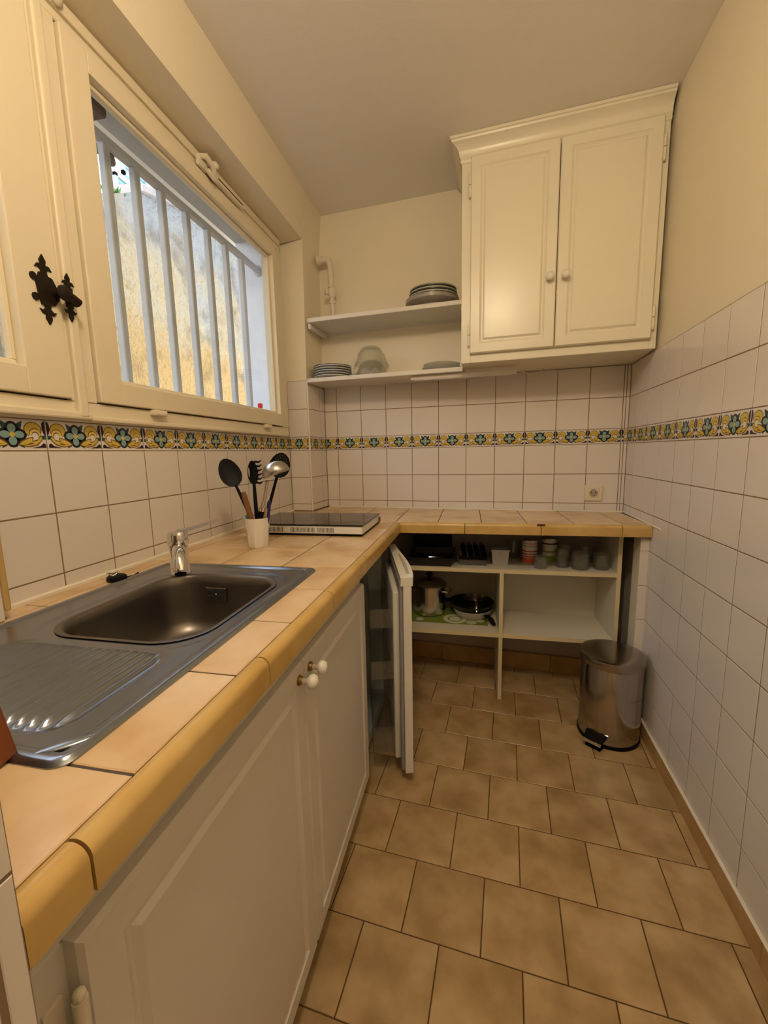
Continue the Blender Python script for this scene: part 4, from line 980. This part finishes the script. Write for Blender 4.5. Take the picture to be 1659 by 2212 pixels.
MB().box(1.650, 1.668, YS-0.001, YS+0.002, 0.0, 0.856).build('edge_band', M_EDGE, su)
MB(MBK).box(1.185, 1.668, -0.012, -0.004, 0.343, 0.647).build('back_panel', M_MELA, su)
Z1, Z2 = 0.667, 0.343
# black tray, bevelled sides
tr = thing('roasting_tray', 'black metal roasting tray on the upper board at left', 'tray', (0.80, -0.33, Z1))
def traymesh(x0, x1, y0, y1, z0, h, fl_, t=0.004):
    o = [(x0, y0), (x1, y0), (x1, y1), (x0, y1)]; i_ = lambda d: [(x0+d, y0+d), (x1-d, y0+d), (x1-d, y1-d), (x0+d, y1-d)]
    lv_ = [(i_(fl_), z0), (i_(0), z0+h), (i_(-0.008), z0+h), (i_(-0.008), z0+h-0.003), (i_(0.0), z0+h-0.003)]
    mb = MB(); R_ = [[(*p, z0) for p in i_(fl_)], [(*p, z0+h-0.003) for p in i_(0)], [(*p, z0+h-0.003) for p in i_(-0.008)], [(*p, z0+h) for p in i_(-0.008)], [(*p, z0+h) for p in i_(t)], [(*p, z0+t) for p in i_(fl_+t)]]
    vs = [p for q in R_ for p in q]; fs = [(3,2,1,0)]
    for k in range(5):
        for i in range(4): fs.append((k*4+i, k*4+(i+1) % 4, (k+1)*4+(i+1) % 4, (k+1)*4+i))
    fs.append((20,21,22,23)); mb._add(vs, fs); return mb
traymesh(0.700, 0.915, -0.440, -0.20, Z1+0.001, 0.042, 0.006).build('pan', M_BLKM, tr)
t2 = MB(Matrix.Translation((0.80, -0.20, Z1+0.06)) @ Matrix.Rotation(0.15, 4, 'X')); t2.box(-0.105, 0.105, -0.004, 0.004, -0.055, 0.055, 0.003); t2.build('lid', M_BLKM, tr)
tag(MB().tube([(0.80, -0.432, Z1+0.0455), (0.86, -0.43, Z1+0.0460), (0.905, -0.36, Z1+0.0465)], 0.0025, 6).build('skewer', M_POT, None, 50), 'thin steel skewer lying across the black tray', 'skewer')
# knife set in clear holder: separate black handles
kt = thing('cutlery_tray', 'clear cutlery tray beside the black roasting tray', 'tray', (1.01, -0.33, Z1))
traymesh(0.945, 1.085, -0.405, -0.22, Z1+0.001, 0.030, 0.006, 0.003).build('tray_body', M_CLEARP, kt)
for i in range(4):
    x = 0.935+0.032*i; kn_ = thing('knife', ['first', 'second', 'third', 'fourth'][i]+' black handled knife from the left in the clear tray', 'knife', (x+0.02, -0.30, Z1+0.03), 0, 'black handled knives in the tray')
    MKn = Matrix.Translation((x+0.026, -0.395, Z1+0.034)) @ Matrix.Rotation(0.22, 4, 'X') @ Matrix.Rotation(0.08, 4, 'Z')
    MB(MKn).box(0.0, 0.027, 0.0, 0.14, 0.0, 0.012, 0.004, 2).build('handle', M_BLK, kn_)
    MB(MKn).box(0.004, 0.023, 0.14, 0.185, 0.005, 0.0065).build('blade', M_POT, kn_)
# plastic food box
pb = thing('food_box', 'square cloudy plastic food box with lid on the upper board', 'box', (1.145, -0.32, Z1))
bxm = MB(); vs = []
for (z, h_) in ((0.001, 0.036), (0.068, 0.041)): vs += [(1.147-h_, -0.325-h_, Z1+z), (1.147+h_, -0.325-h_, Z1+z), (1.147+h_, -0.325+h_, Z1+z), (1.147-h_, -0.325+h_, Z1+z)]
bxm._add(vs, [(3,2,1,0), (4,5,6,7)]+[(i, (i+1) % 4, 4+(i+1) % 4, 4+i) for i in range(4)]); bxm.build('tub', mat('milky_plastic', (0.62, 0.60, 0.60), 0.4), pb)
MB().box(1.147-0.045, 1.147+0.045, -0.325-0.045, -0.325+0.045, Z1+0.066, Z1+0.076, 0.003, 2).build('lid', mat('milky_lid', (0.66, 0.64, 0.60), 0.4), pb)
MB().prism([(1.147+0.006*math.cos(a)+0.0, Z1+0.058+0.012*math.sin(a)) for a in [PI+PI*k/8 for k in range(9)]], -0.3685, -0.366, 'y').build('tab', mat('milky_lid', (0.66, 0.64, 0.60), 0.4), pb)
# cans
def can(x, y, rad, h, stripes, label, lidm):
    t = thing('food_can', label, 'can', (x, y, Z1), 0, 'printed cans on the upper board')
    MB().lathe([(rad, 0.001), (rad, h)], (x, y, Z1), 28).build('body', M_CAN, t, 40)
    for (z0, z1, m) in stripes: MB().lathe([(rad+0.0004, z0), (rad+0.0004, z1)], (x, y, Z1), 28, capb=False, capt=False).build('print_band', m, t, 40)
    MB().lathe([(rad+0.001, h-0.003), (rad+0.001, h+0.001), (rad-0.003, h+0.001), (rad-0.004, h-0.002)], (x, y, Z1), 28).build('lid', lidm, t, 40)
can(1.292, -0.300, 0.036, 0.116, [(0.004, 0.030, mat('orange_red_print', (0.62, 0.10, 0.03), 0.4)), (0.034, 0.040, M_RED), (0.046, 0.052, M_RED), (0.060, 0.066, M_RED), (0.088, 0.091, M_RED), (0.100, 0.103, M_RED)], 'white can with red and orange bands on the upper board', M_POT)
can(1.392, -0.262, 0.036, 0.118, [(0.004, 0.034, M_LIME), (0.050, 0.060, M_LIME), (0.092, 0.098, M_BLK)], 'white can with lime green bands beside the red banded one', M_POT)
# glasses
def tumbler(x, y, r0, r1, h, label, solid=0.008, name='drinking_glass', mid=None):
    t = thing(name, label, 'glass', (x, y, Z1), 0, 'glasses on the upper board')
    pr = [(r0, 0.001)] + ([mid] if mid else []) + [(r1, h), (r1-0.0018, h), (r0-0.002, solid), (0.0005, solid)]
    MB().lathe(pr, (x, y, Z1), 28).build('glass_body', M_TUMB, t, 50)
    MB().lathe([(r0-0.001, 0.0012), (r0-0.0005, solid*0.8), (0.001, solid*0.9)], (x, y, Z1), 28).build('thick_base', M_TUMB, t, 50)
    return t
tumbler(1.330, -0.398, 0.030, 0.032, 0.060, 'small thick bottomed glass in front of the two cans', 0.018)
tumbler(1.434, -0.362, 0.030, 0.034, 0.082, 'straight clear glass just right of the green banded can')
tumbler(1.507, -0.390, 0.036, 0.038, 0.078, 'wide clear glass between two narrower glasses', mid=(0.041, 0.03))
tumbler(1.602, -0.380, 0.034, 0.037, 0.072, 'clear glass nearest the end panel of the shelf')
for i, (x, y, hh) in enumerate(((1.475, -0.235, 0.085), (1.565, -0.245, 0.080), (1.225, -0.20, 0.09))):
    tumbler(x, y, 0.033, 0.036, hh, ['clear glass in the back row behind the wide glass', 'clear glass in the back row near the shelf end', 'clear glass at the back between food box and red banded can'][i])
# placemat
pm = thing('placemat', 'green printed placemat under the pot and pans', 'placemat', (0.90, -0.28, Z2))
MB().box(0.66, 1.092, -0.362, -0.13, Z2+0.0003, Z2+0.0022).build('mat', M_GREEN, pm)
for (x, y, r_) in ((0.925, -0.30, 0.062), (1.010, -0.335, 0.026), (1.055, -0.31, 0.020), (0.74, -0.33, 0.02)):
    MB().lathe([(r_, 0.0024), (r_*0.9, 0.0026), (r_*0.62, 0.0026)], (x, y, Z2), 26, capb=False, capt=False).build('print_ring', M_CREAMP, pm)
    MB().lathe([(r_*0.5, 0.0024), (r_*0.3, 0.0026)], (x, y, Z2), 20).build('print_spot', M_CREAMP, pm)
# pot
pt_ = thing('stock_pot', 'tall stainless steel pot with lid on the lower board', 'pot', (0.795, -0.225, Z2))
pxy = (0.782, -0.215, Z2+0.003)
MB().lathe([(0.080, 0.0), (0.088, 0.004), (0.088, 0.155), (0.092, 0.158)], pxy, 40).build('body', M_POT, pt_, 40)
MB().lathe([(0.094, 0.158), (0.094, 0.165), (0.080, 0.178), (0.040, 0.190), (0.012, 0.194)], pxy, 40).build('lid', mat('dull_lid_steel', (0.35, 0.32, 0.28), 0.22, 1.0), pt_, 40)
MB().lathe([(0.012, 0.194), (0.010, 0.205), (0.020, 0.212), (0.016, 0.222), (0.004, 0.224)], pxy, 18).build('lid_knob', M_BLK, pt_, 40)
for s in (-1, 1):
    a0_ = 0.25 if s > 0 else PI+0.25; cxy = Vector((pxy[0], pxy[1], 0)); dn = Vector((math.cos(-a0_), math.sin(-a0_), 0)); sdn = Vector((-dn.y, dn.x, 0)); zc_ = pxy[2]+0.135
    pth = [cxy+dn*0.086+sdn*0.036, cxy+dn*0.112+sdn*0.034, cxy+dn*0.122, cxy+dn*0.112-sdn*0.034, cxy+dn*0.086-sdn*0.036]
    MB().tube([(q.x, q.y, zc_) for q in pth], 0.006, 8).build('handle', M_POT, pt_, 60)
# pans, stacked
def pan(name, label, c, r0, r1, h, m_in, m_out, hdir, hlen, hm, hz, hrad, drop=0.0):
    t = thing(name, label, 'pan', c, 0, 'stacked pans')
    MB().lathe([(r0, 0.0), (r0+0.006, 0.003), (r1, h), (r1-0.002, h)], c, 40, capt=False).build('outside', m_out, t, 40)
    MB().lathe([(r1-0.0015, h), (r0+0.003, 0.006), (r0-0.004, 0.004), (0.0005, 0.004)], c, 40, capb=False, capt=False).build('inside', m_in, t, 40)
    d = Vector((*hdir, 0)).normalized(); p = Vector(c)
    pth = [p+d*(r1-0.004)+Vector((0,0,hz)), p+d*(r1+hlen*0.3)+Vector((0,0,hz+0.006)), p+d*(r1+hlen*0.7)+Vector((0,0,hz+0.004-drop*0.5)), p+d*(r1+hlen)+Vector((0,0,hz-0.004-drop))]
    MB().tube(pth, [hrad*0.7, hrad, hrad*1.1, hrad*0.8], 10).build('handle', hm, t, 60); return t
zp = Z2+0.003
pan('frying_pan', 'white bottomed frying pan with a black handle, lowest of the stack', (1.015, -0.225, zp), 0.080, 0.108, 0.045, M_BLKM, mat('white_enamel_pan', (0.62, 0.60, 0.56), 0.25), (0.62, -0.78), 0.070, M_BLK, 0.026, 0.011, 0.018)
pan('frying_pan', 'black frying pan in the middle of the pan stack', (1.010, -0.222, zp+0.026), 0.088, 0.120, 0.048, M_BLKM, M_BLKM, (-0.95, 0.3), 0.03, M_BLK, 0.030, 0.010)
pan('saucepan', 'small stainless steel pan on top of the pan stack', (1.030, -0.215, zp+0.040), 0.050, 0.062, 0.055, M_POT, M_POT, (0.05, -1.0), 0.055, M_POT, 0.046, 0.009, 0.030)

# ================================================================== PEDAL BIN
BX, BY = 1.594, -0.620
bn_ = thing('pedal_bin', 'round polished steel pedal bin standing by the tiled wall', 'bin', (BX, BY, 0))
MB().lathe([(0.121, 0.0), (0.122, 0.002), (0.122, 0.014), (0.119, 0.016)], (BX, BY, 0), 48).build('base_ring', M_BLK, bn_, 40)
MB().lathe([(0.1185, 0.012), (0.1185, 0.335), (0.1165, 0.338), (0.112, 0.338)], (BX, BY, 0), 56).build('body', M_BIN, bn_, 40)
MB().lathe([(0.1195, 0.336), (0.1200, 0.340)], (BX, BY, 0), 48).build('rim_gap', M_BLK, bn_, 40)
MB().lathe([(0.1235, 0.339), (0.1245, 0.342), (0.1245, 0.366), (0.1225, 0.372), (0.116, 0.3745), (0.08, 0.3765), (0.001, 0.377)], (BX, BY, 0), 56).build('lid', mat('dull_bin_lid', (0.38, 0.345, 0.32), 0.20, 1.0, var=0.12, vscale=10), bn_, 40)
pd = Vector((-0.62, -0.785, 0)).normalized(); ps = Vector((-pd.y, pd.x, 0))
def pedal(o0, o1, w0, w1, z0, z1, th):
    c0 = Vector((BX, BY, 0))+pd*o0; c1 = Vector((BX, BY, 0))+pd*o1; mb = MB()
    mb._add([c0-ps*w0+Vector((0,0,z0)), c0+ps*w0+Vector((0,0,z0)), c1+ps*w1+Vector((0,0,z1)), c1-ps*w1+Vector((0,0,z1)), c0-ps*w0+Vector((0,0,z0+th)), c0+ps*w0+Vector((0,0,z0+th)), c1+ps*w1+Vector((0,0,z1+th)), c1-ps*w1+Vector((0,0,z1+th))],
            [(0,3,2,1), (4,5,6,7), (0,1,5,4), (1,2,6,5), (2,3,7,6), (3,0,4,7)]); return mb
pe = pedal(0.108, 0.158, 0.042, 0.034, 0.046, 0.030, 0.010).build('pedal', M_BLK, bn_)
pedal(0.157, 0.161, 0.035, 0.033, 0.027, 0.026, 0.012).build('pedal_trim', M_CHROME, pe)
pedal(0.108, 0.115, 0.044, 0.043, 0.052, 0.051, 0.008).build('pedal_slot', M_CHROME, bn_)
pedal(0.10, 0.150, 0.034, 0.030, 0.0, 0.0, 0.004).build('anti_tip_foot', M_BLK, bn_)
hp = Vector((BX, BY, 0))-pd*0.118
MB().box(hp.x-0.022, hp.x+0.012, hp.y-0.020, hp.y+0.010, 0.325, 0.372, 0.004).build('lid_hinge', M_BLK, bn_)

# ================================================================== WALL CABINET
wc = thing('wall_cabinet', 'ivory two door wall cabinet with a crown moulding', 'cabinet', bk(1.378, -0.16, 1.627), -A)
CL, CR, CZ = 0.982, 1.768, 1.627; CV = -0.322
def xw(v): return RW+0.006 - 0.035*v - 0.006   # right wall in the back frame
cs = MB(MBK)
cs.box(CL, CL+0.02, CV+0.02, -0.002, CZ, 2.50); cs.box(CR-0.024, CR-0.004, CV+0.02, -0.002, CZ, 2.50); cs.box(CL+0.02, CR-0.024, CV+0.02, -0.002, CZ, CZ+0.02); cs.box(CL+0.02, CR-0.024, -0.012, -0.002, CZ+0.02, 2.5); cs.box(CL+0.02, CR-0.024, CV+0.02, -0.002, 2.48, 2.50)
cs.build('carcass', M_CAB, wc)
ff_ = MB(MBK); ff_.box(CL, 1.026, CV, CV+0.02, CZ, 2.50, 0.002); ff_.box(1.742, CR, CV, CV+0.02, CZ, 2.50, 0.002); ff_.box(1.026, 1.742, CV, CV+0.02, CZ, 1.668, 0.002); ff_.box(1.026, 1.742, CV, CV+0.02, 2.462, 2.50, 0.002)
ff_.build('face_frame', M_CAB, wc)
for (x0, x1, kx) in ((1.022, 1.3775, 1.352), (1.3805, 1.744, 1.412)):
    dr = paneldoor(MBK @ Matrix.Translation((x0, CV-0.0205, 1.664)), x1-x0, 0.806, 0.020, M_CAB, wc, fr=0.058)
    kp = (kx, CV-0.0205, 1.942)
    MB(MBK).lathe([(0.008, 0.0), (0.006, 0.010), (0.010, 0.014), (0.0165, 0.020), (0.0165, 0.028), (0.011, 0.034), (0.003, 0.036)], kp, 20, (0,-1,0)).build('knob', M_PORC, dr, 50)
    hxp = x0-0.004 if kx < 1.38 else x1+0.004
    for zz in (1.745, 2.36):
        hm = MB(MBK); hm.tube([(hxp, CV-0.016, zz-0.040), (hxp, CV-0.016, zz-0.002)], 0.0055, 8); hm.tube([(hxp, CV-0.016, zz+0.002), (hxp, CV-0.016, zz+0.040)], 0.0055, 8); hm.sphere((hxp, CV-0.016, zz+0.043), 0.0055, 8, 6); hm.sphere((hxp, CV-0.016, zz-0.043), 0.0055, 8, 6)
        hm.build('hinge', M_CAB, dr, 50)
# crown: profile swept along front and left side
cpf = [(0.0, 2.455), (-0.004, 2.458), (-0.007, 2.466), (-0.004, 2.472), (-0.010, 2.480), (-0.012, 2.497), (-0.020, 2.512), (-0.033, 2.523), (-0.040, 2.527), (-0.042, 2.534), (-0.047, 2.536), (-0.047, 2.547), (0.0, 2.547)]
cm = MB(MBK); n = len(cpf)
pA = [(CR, CV+o, z) for o, z in cpf]; pB = [(CL+o, CV+o, z) for o, z in cpf]; pC = [(CL+o, -0.002, z) for o, z in cpf]
fsx = [list(range(n)), [2*n+i for i in range(n)][::-1]]
for a in (0, 1): fsx += [(a*n+i, a*n+(i+1) % n, (a+1)*n+(i+1) % n, (a+1)*n+i) for i in range(n)]
cm._add(pA+pB+pC, fsx); cm.build('crown_moulding', M_CAB, wc, 25)

# ================================================================== OPEN WALL SHELVES
def wshelf(z1, bu0, label, cleat):
    t = thing('wall_shelf', label, 'shelf', bk(0.56, -0.11, z1-0.022), -A)
    MB(MBK).box(bu0, CL-0.001, -0.232, 0.004, z1-0.022, z1, 0.003, 2).build('board', M_SHELF, t)
    if cleat:
        MB(MBK).box(bu0-0.004, bu0+0.012, -0.215, 0.004, z1-0.050, z1-0.022, 0.003, 2).build('cleat', M_SHELF, t)
        MB(MBK).box(CL-0.014, CL-0.001, -0.215, 0.004, z1-0.046, z1-0.022, 0.003, 2).build('cleat', M_SHELF, t)
        MB(MBK).box(bu0+0.012, CL-0.014, -0.006, 0.005, z1-0.030, z1-0.022).build('rear_batten', M_SHELF, t)
SU, SLW = 1.938, 1.632
wshelf(SU, 0.166, 'upper white wall shelf beside the wall cabinet', True)
wshelf(SLW, 0.152, 'lower white wall shelf level with the cabinet bottom', False)
# plates
def plate(c, r_, h, m, rimm, label, grp, flip=False, name='plate'):
    t = thing(name, label, 'plate', c, 0, grp); s = -1 if flip else 1; z0 = h if flip else 0
    pr = [(r_*0.62, 0.0), (r_*0.64, h*0.25), (r_*0.97, h*0.55), (r_, h*0.62), (r_, h), (r_*0.97, h), (r_*0.64, h*0.40), (r_*0.60, h*0.30), (0.0005, h*0.30)]
    MB().lathe([(a, z0+s*b) for a, b in pr], c, 44).build('plate_body', m, t, 40)
    if rimm: MB().lathe([(r_+0.0003, z0+s*h*0.80), (r_+0.0008, z0+s*h*0.92), (r_+0.0003, z0+s*(h+0.0004)), (r_*0.985, z0+s*(h+0.0005))], c, 44, capb=False, capt=False).build('rim_band', rimm, t, 40)
    return t
nth = ['lowest', 'second', 'third', 'fourth', 'topmost']
for i in range(5):
    c = bk(0.258+random.uniform(-.002, .002), -0.125, SLW+0.001+0.0125*i)
    plate(c, 0.104, 0.018, M_PLATE, M_NAVY, nth[i]+' white plate with dark rim, stack at left on lower shelf', 'dark rimmed plates on the lower shelf')
# upper shelf: one taupe plate face down under three dark plates
c = bk(0.814, -0.122, SU+0.0005); plate(c, 0.134, 0.044, M_GPLATE, None, 'wide taupe plate at the bottom of the stack on upper shelf', 'plates on the upper shelf')
for i in range(3):
    c = bk(0.818, -0.118, SU+0.0335+0.0165*i)
    plate(c, 0.124-0.003*i, 0.026, M_DPLATE, mat('worn_pale_rim', (0.42, 0.40, 0.30), 0.3), ['lowest', 'middle', 'topmost'][i]+' dark grey-green plate in the stack on upper shelf', 'plates on the upper shelf')
# pressed glass bowls, upside down, scalloped
def bowl(c, r_, h, lobes, label, flip=True):
    t = thing('glass_bowl', label, 'bowl', c, 0, 'pressed glass bowls on the lower shelf'); mb = MB(); n = 48
    pr = [(0.42, 0.0), (0.55, 0.06), (0.78, 0.38), (0.86, 0.66), (0.97, 0.92), (1.0, 1.0), (0.955, 1.0), (0.82, 0.66), (0.74, 0.40), (0.50, 0.12), (0.001, 0.10)]
    vs = []; fs = []
    for (q, z) in pr:
        for i in range(n):
            a = 2*PI*i/n; w_ = 1+(0.035+0.075*(z > 0.9))*math.cos(lobes*a)*(z if q > 0.4 else 0); zz = z + (0.09*math.cos(lobes*a) if z > 0.9 else 0)
            zz = (1.06-zz) if flip else zz
            vs.append((c[0]+q*r_*w_*math.cos(a), c[1]+q*r_*w_*math.sin(a), c[2]+zz*h))
    for k in range(len(pr)-1):
        for i in range(n): fs.append((k*n+i, k*n+(i+1) % n, (k+1)*n+(i+1) % n, (k+1)*n+i))
    fs.append(list(range(n))); mb._add(vs, fs); mb.build('bowl_body', M_BOWLG, t, 60)
cb = bk(0.480, -0.115, SLW+0.002)
bowl(cb, 0.086, 0.080, 12, 'lower of two upturned scalloped glass bowls, lower shelf'); bowl((cb[0], cb[1], cb[2]+0.052), 0.092, 0.098, 10, 'upper of two upturned scalloped glass bowls, lower shelf')
c3 = bk(0.375, -0.09, SLW+0.002)
t = thing('glass_dish', 'small clear glass dish between plates and glass bowls', 'dish', c3, 0)
MB().lathe([(0.022, 0.0), (0.032, 0.004), (0.038, 0.026), (0.036, 0.026), (0.029, 0.007), (0.0005, 0.005)], c3, 28).build('dish_body', M_BOWLG, t, 50)
for i in range(2):
    c4 = bk(0.862, -0.122, SLW+0.001+0.016*i); t = thing('glass_plate', ['lower', 'upper'][i]+' cream tinted glass plate at the right of lower shelf', 'plate', c4, 0, 'glass plates on the lower shelf')
    MB().lathe([(0.075, 0.0), (0.082, 0.002), (0.100-0.006*i, 0.020), (0.097-0.006*i, 0.021), (0.080, 0.007), (0.0005, 0.006)], c4, 44).build('plate_body', thinglass('creamy_glass', (0.80, 0.78, 0.66), 0.45), t, 50)

# ================================================================== GAS PIPE
gp_ = thing('gas_pipe', 'cream painted pipe elbow with a valve above the upper shelf', 'pipe', bk(0.243, -0.06, SU), -A)
arc = [(0.165, -0.062, 2.288), (0.190, -0.062, 2.287)] + [(0.205+0.033*math.sin(a), -0.062, 2.252+0.035*math.cos(a)) for a in [PI/2*k/6 for k in range(1, 7)]] + [(0.240, -0.062, 2.20), (0.241, -0.062, 2.15)]
MB(MBK).tube(arc, 0.0155, 12).build('elbow_tube', M_PIPE, gp_, 50)
MB(MBK).lathe([(0.027, 0), (0.027, 0.008), (0.020, 0.014), (0.019, 0.026)], (0.166, -0.062, 2.288), 16, (1,0,0)).build('wall_collar', M_PIPE, gp_, 40)
vb_ = MB(MBK); vb_.lathe([(0.017, 0), (0.017, 0.012)], (0.241, -0.062, 2.138), 6); vb_.lathe([(0.014, 0), (0.023, 0.016), (0.023, 0.036), (0.014, 0.052)], (0.243, -0.062, 2.085), 14); vb_.lathe([(0.017, 0), (0.017, 0.014)], (0.244, -0.062, 2.055), 6); vb_.lathe([(0.011, 0), (0.011, 0.022)], (0.244, -0.062, 2.068), 10)
vb_.build('valve_body', M_PIPE, gp_, 40)
vh = MB(MBK); vh.lathe([(0.010, 0), (0.010, 0.024), (0.016, 0.028), (0.016, 0.038)], (0.243, -0.066, 2.108), 10, (-0.75,-0.66,0)); vh.build('valve_stem', M_PIPE, gp_, 40)
MB(MBK).tube([(0.244, -0.062, 2.058), (0.246, -0.062, 1.99), (0.246, -0.062, SU)], 0.0125, 12).build('lower_tube', M_PIPE, gp_, 50)

# ================================================================== UNDERSHELF LIGHT STRIP, SOCKET
us = thing('strip_light', 'slim white strip light under the lower shelf and cabinet', 'light', bk(0.97, -0.19, 1.59), -A)
MB(MBK).box(0.716, 1.230, -0.205, -0.175, 1.589, 1.609, 0.004, 2).build('housing', M_SHELF, us)
MB(MBK).box(0.735, 1.210, -0.203, -0.177, 1.586, 1.590, 0.002).build('diffuser', M_WHITE, us)
MB(MBK).tube([(1.229, -0.19, 1.600), (1.25, -0.17, 1.602), (1.29, -0.10, 1.594), (1.33, -0.07, 1.606), (1.36, -0.06, 1.622)], 0.003, 8).build('cable', M_SHELF, us, 50)
so = thing('wall_socket', 'cream French wall socket near the right corner', 'socket', bk(1.622, 0, 1.001), -A)
MB(MBK).box(1.581, 1.663, -0.010, 0.0, 0.961, 1.042, 0.004, 2).build('cover_plate', mat('cream_plastic', (0.76, 0.68, 0.52), 0.35), so)
MB(MBK).box(1.597, 1.647, -0.0125, -0.009, 0.977, 1.027, 0.004, 2).build('insert', mat('cream_plastic', (0.76, 0.68, 0.52), 0.35), so)
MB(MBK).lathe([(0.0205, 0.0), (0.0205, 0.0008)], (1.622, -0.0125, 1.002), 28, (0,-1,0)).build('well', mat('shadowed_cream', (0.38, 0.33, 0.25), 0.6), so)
for (dx, dz) in ((-0.0095, 0.002), (0.0095, 0.002)): MB(MBK).lathe([(0.0032, 0), (0.0032, 0.0005)], (1.622+dx, -0.0134, 1.002+dz), 10, (0,-1,0)).build('pin_hole', M_BLK, so)
MB(MBK).lathe([(0.003, 0), (0.0025, 0.008)], (1.622, -0.0133, 0.992), 10, (0,-1,0)).build('earth_pin', M_CHROME, so)
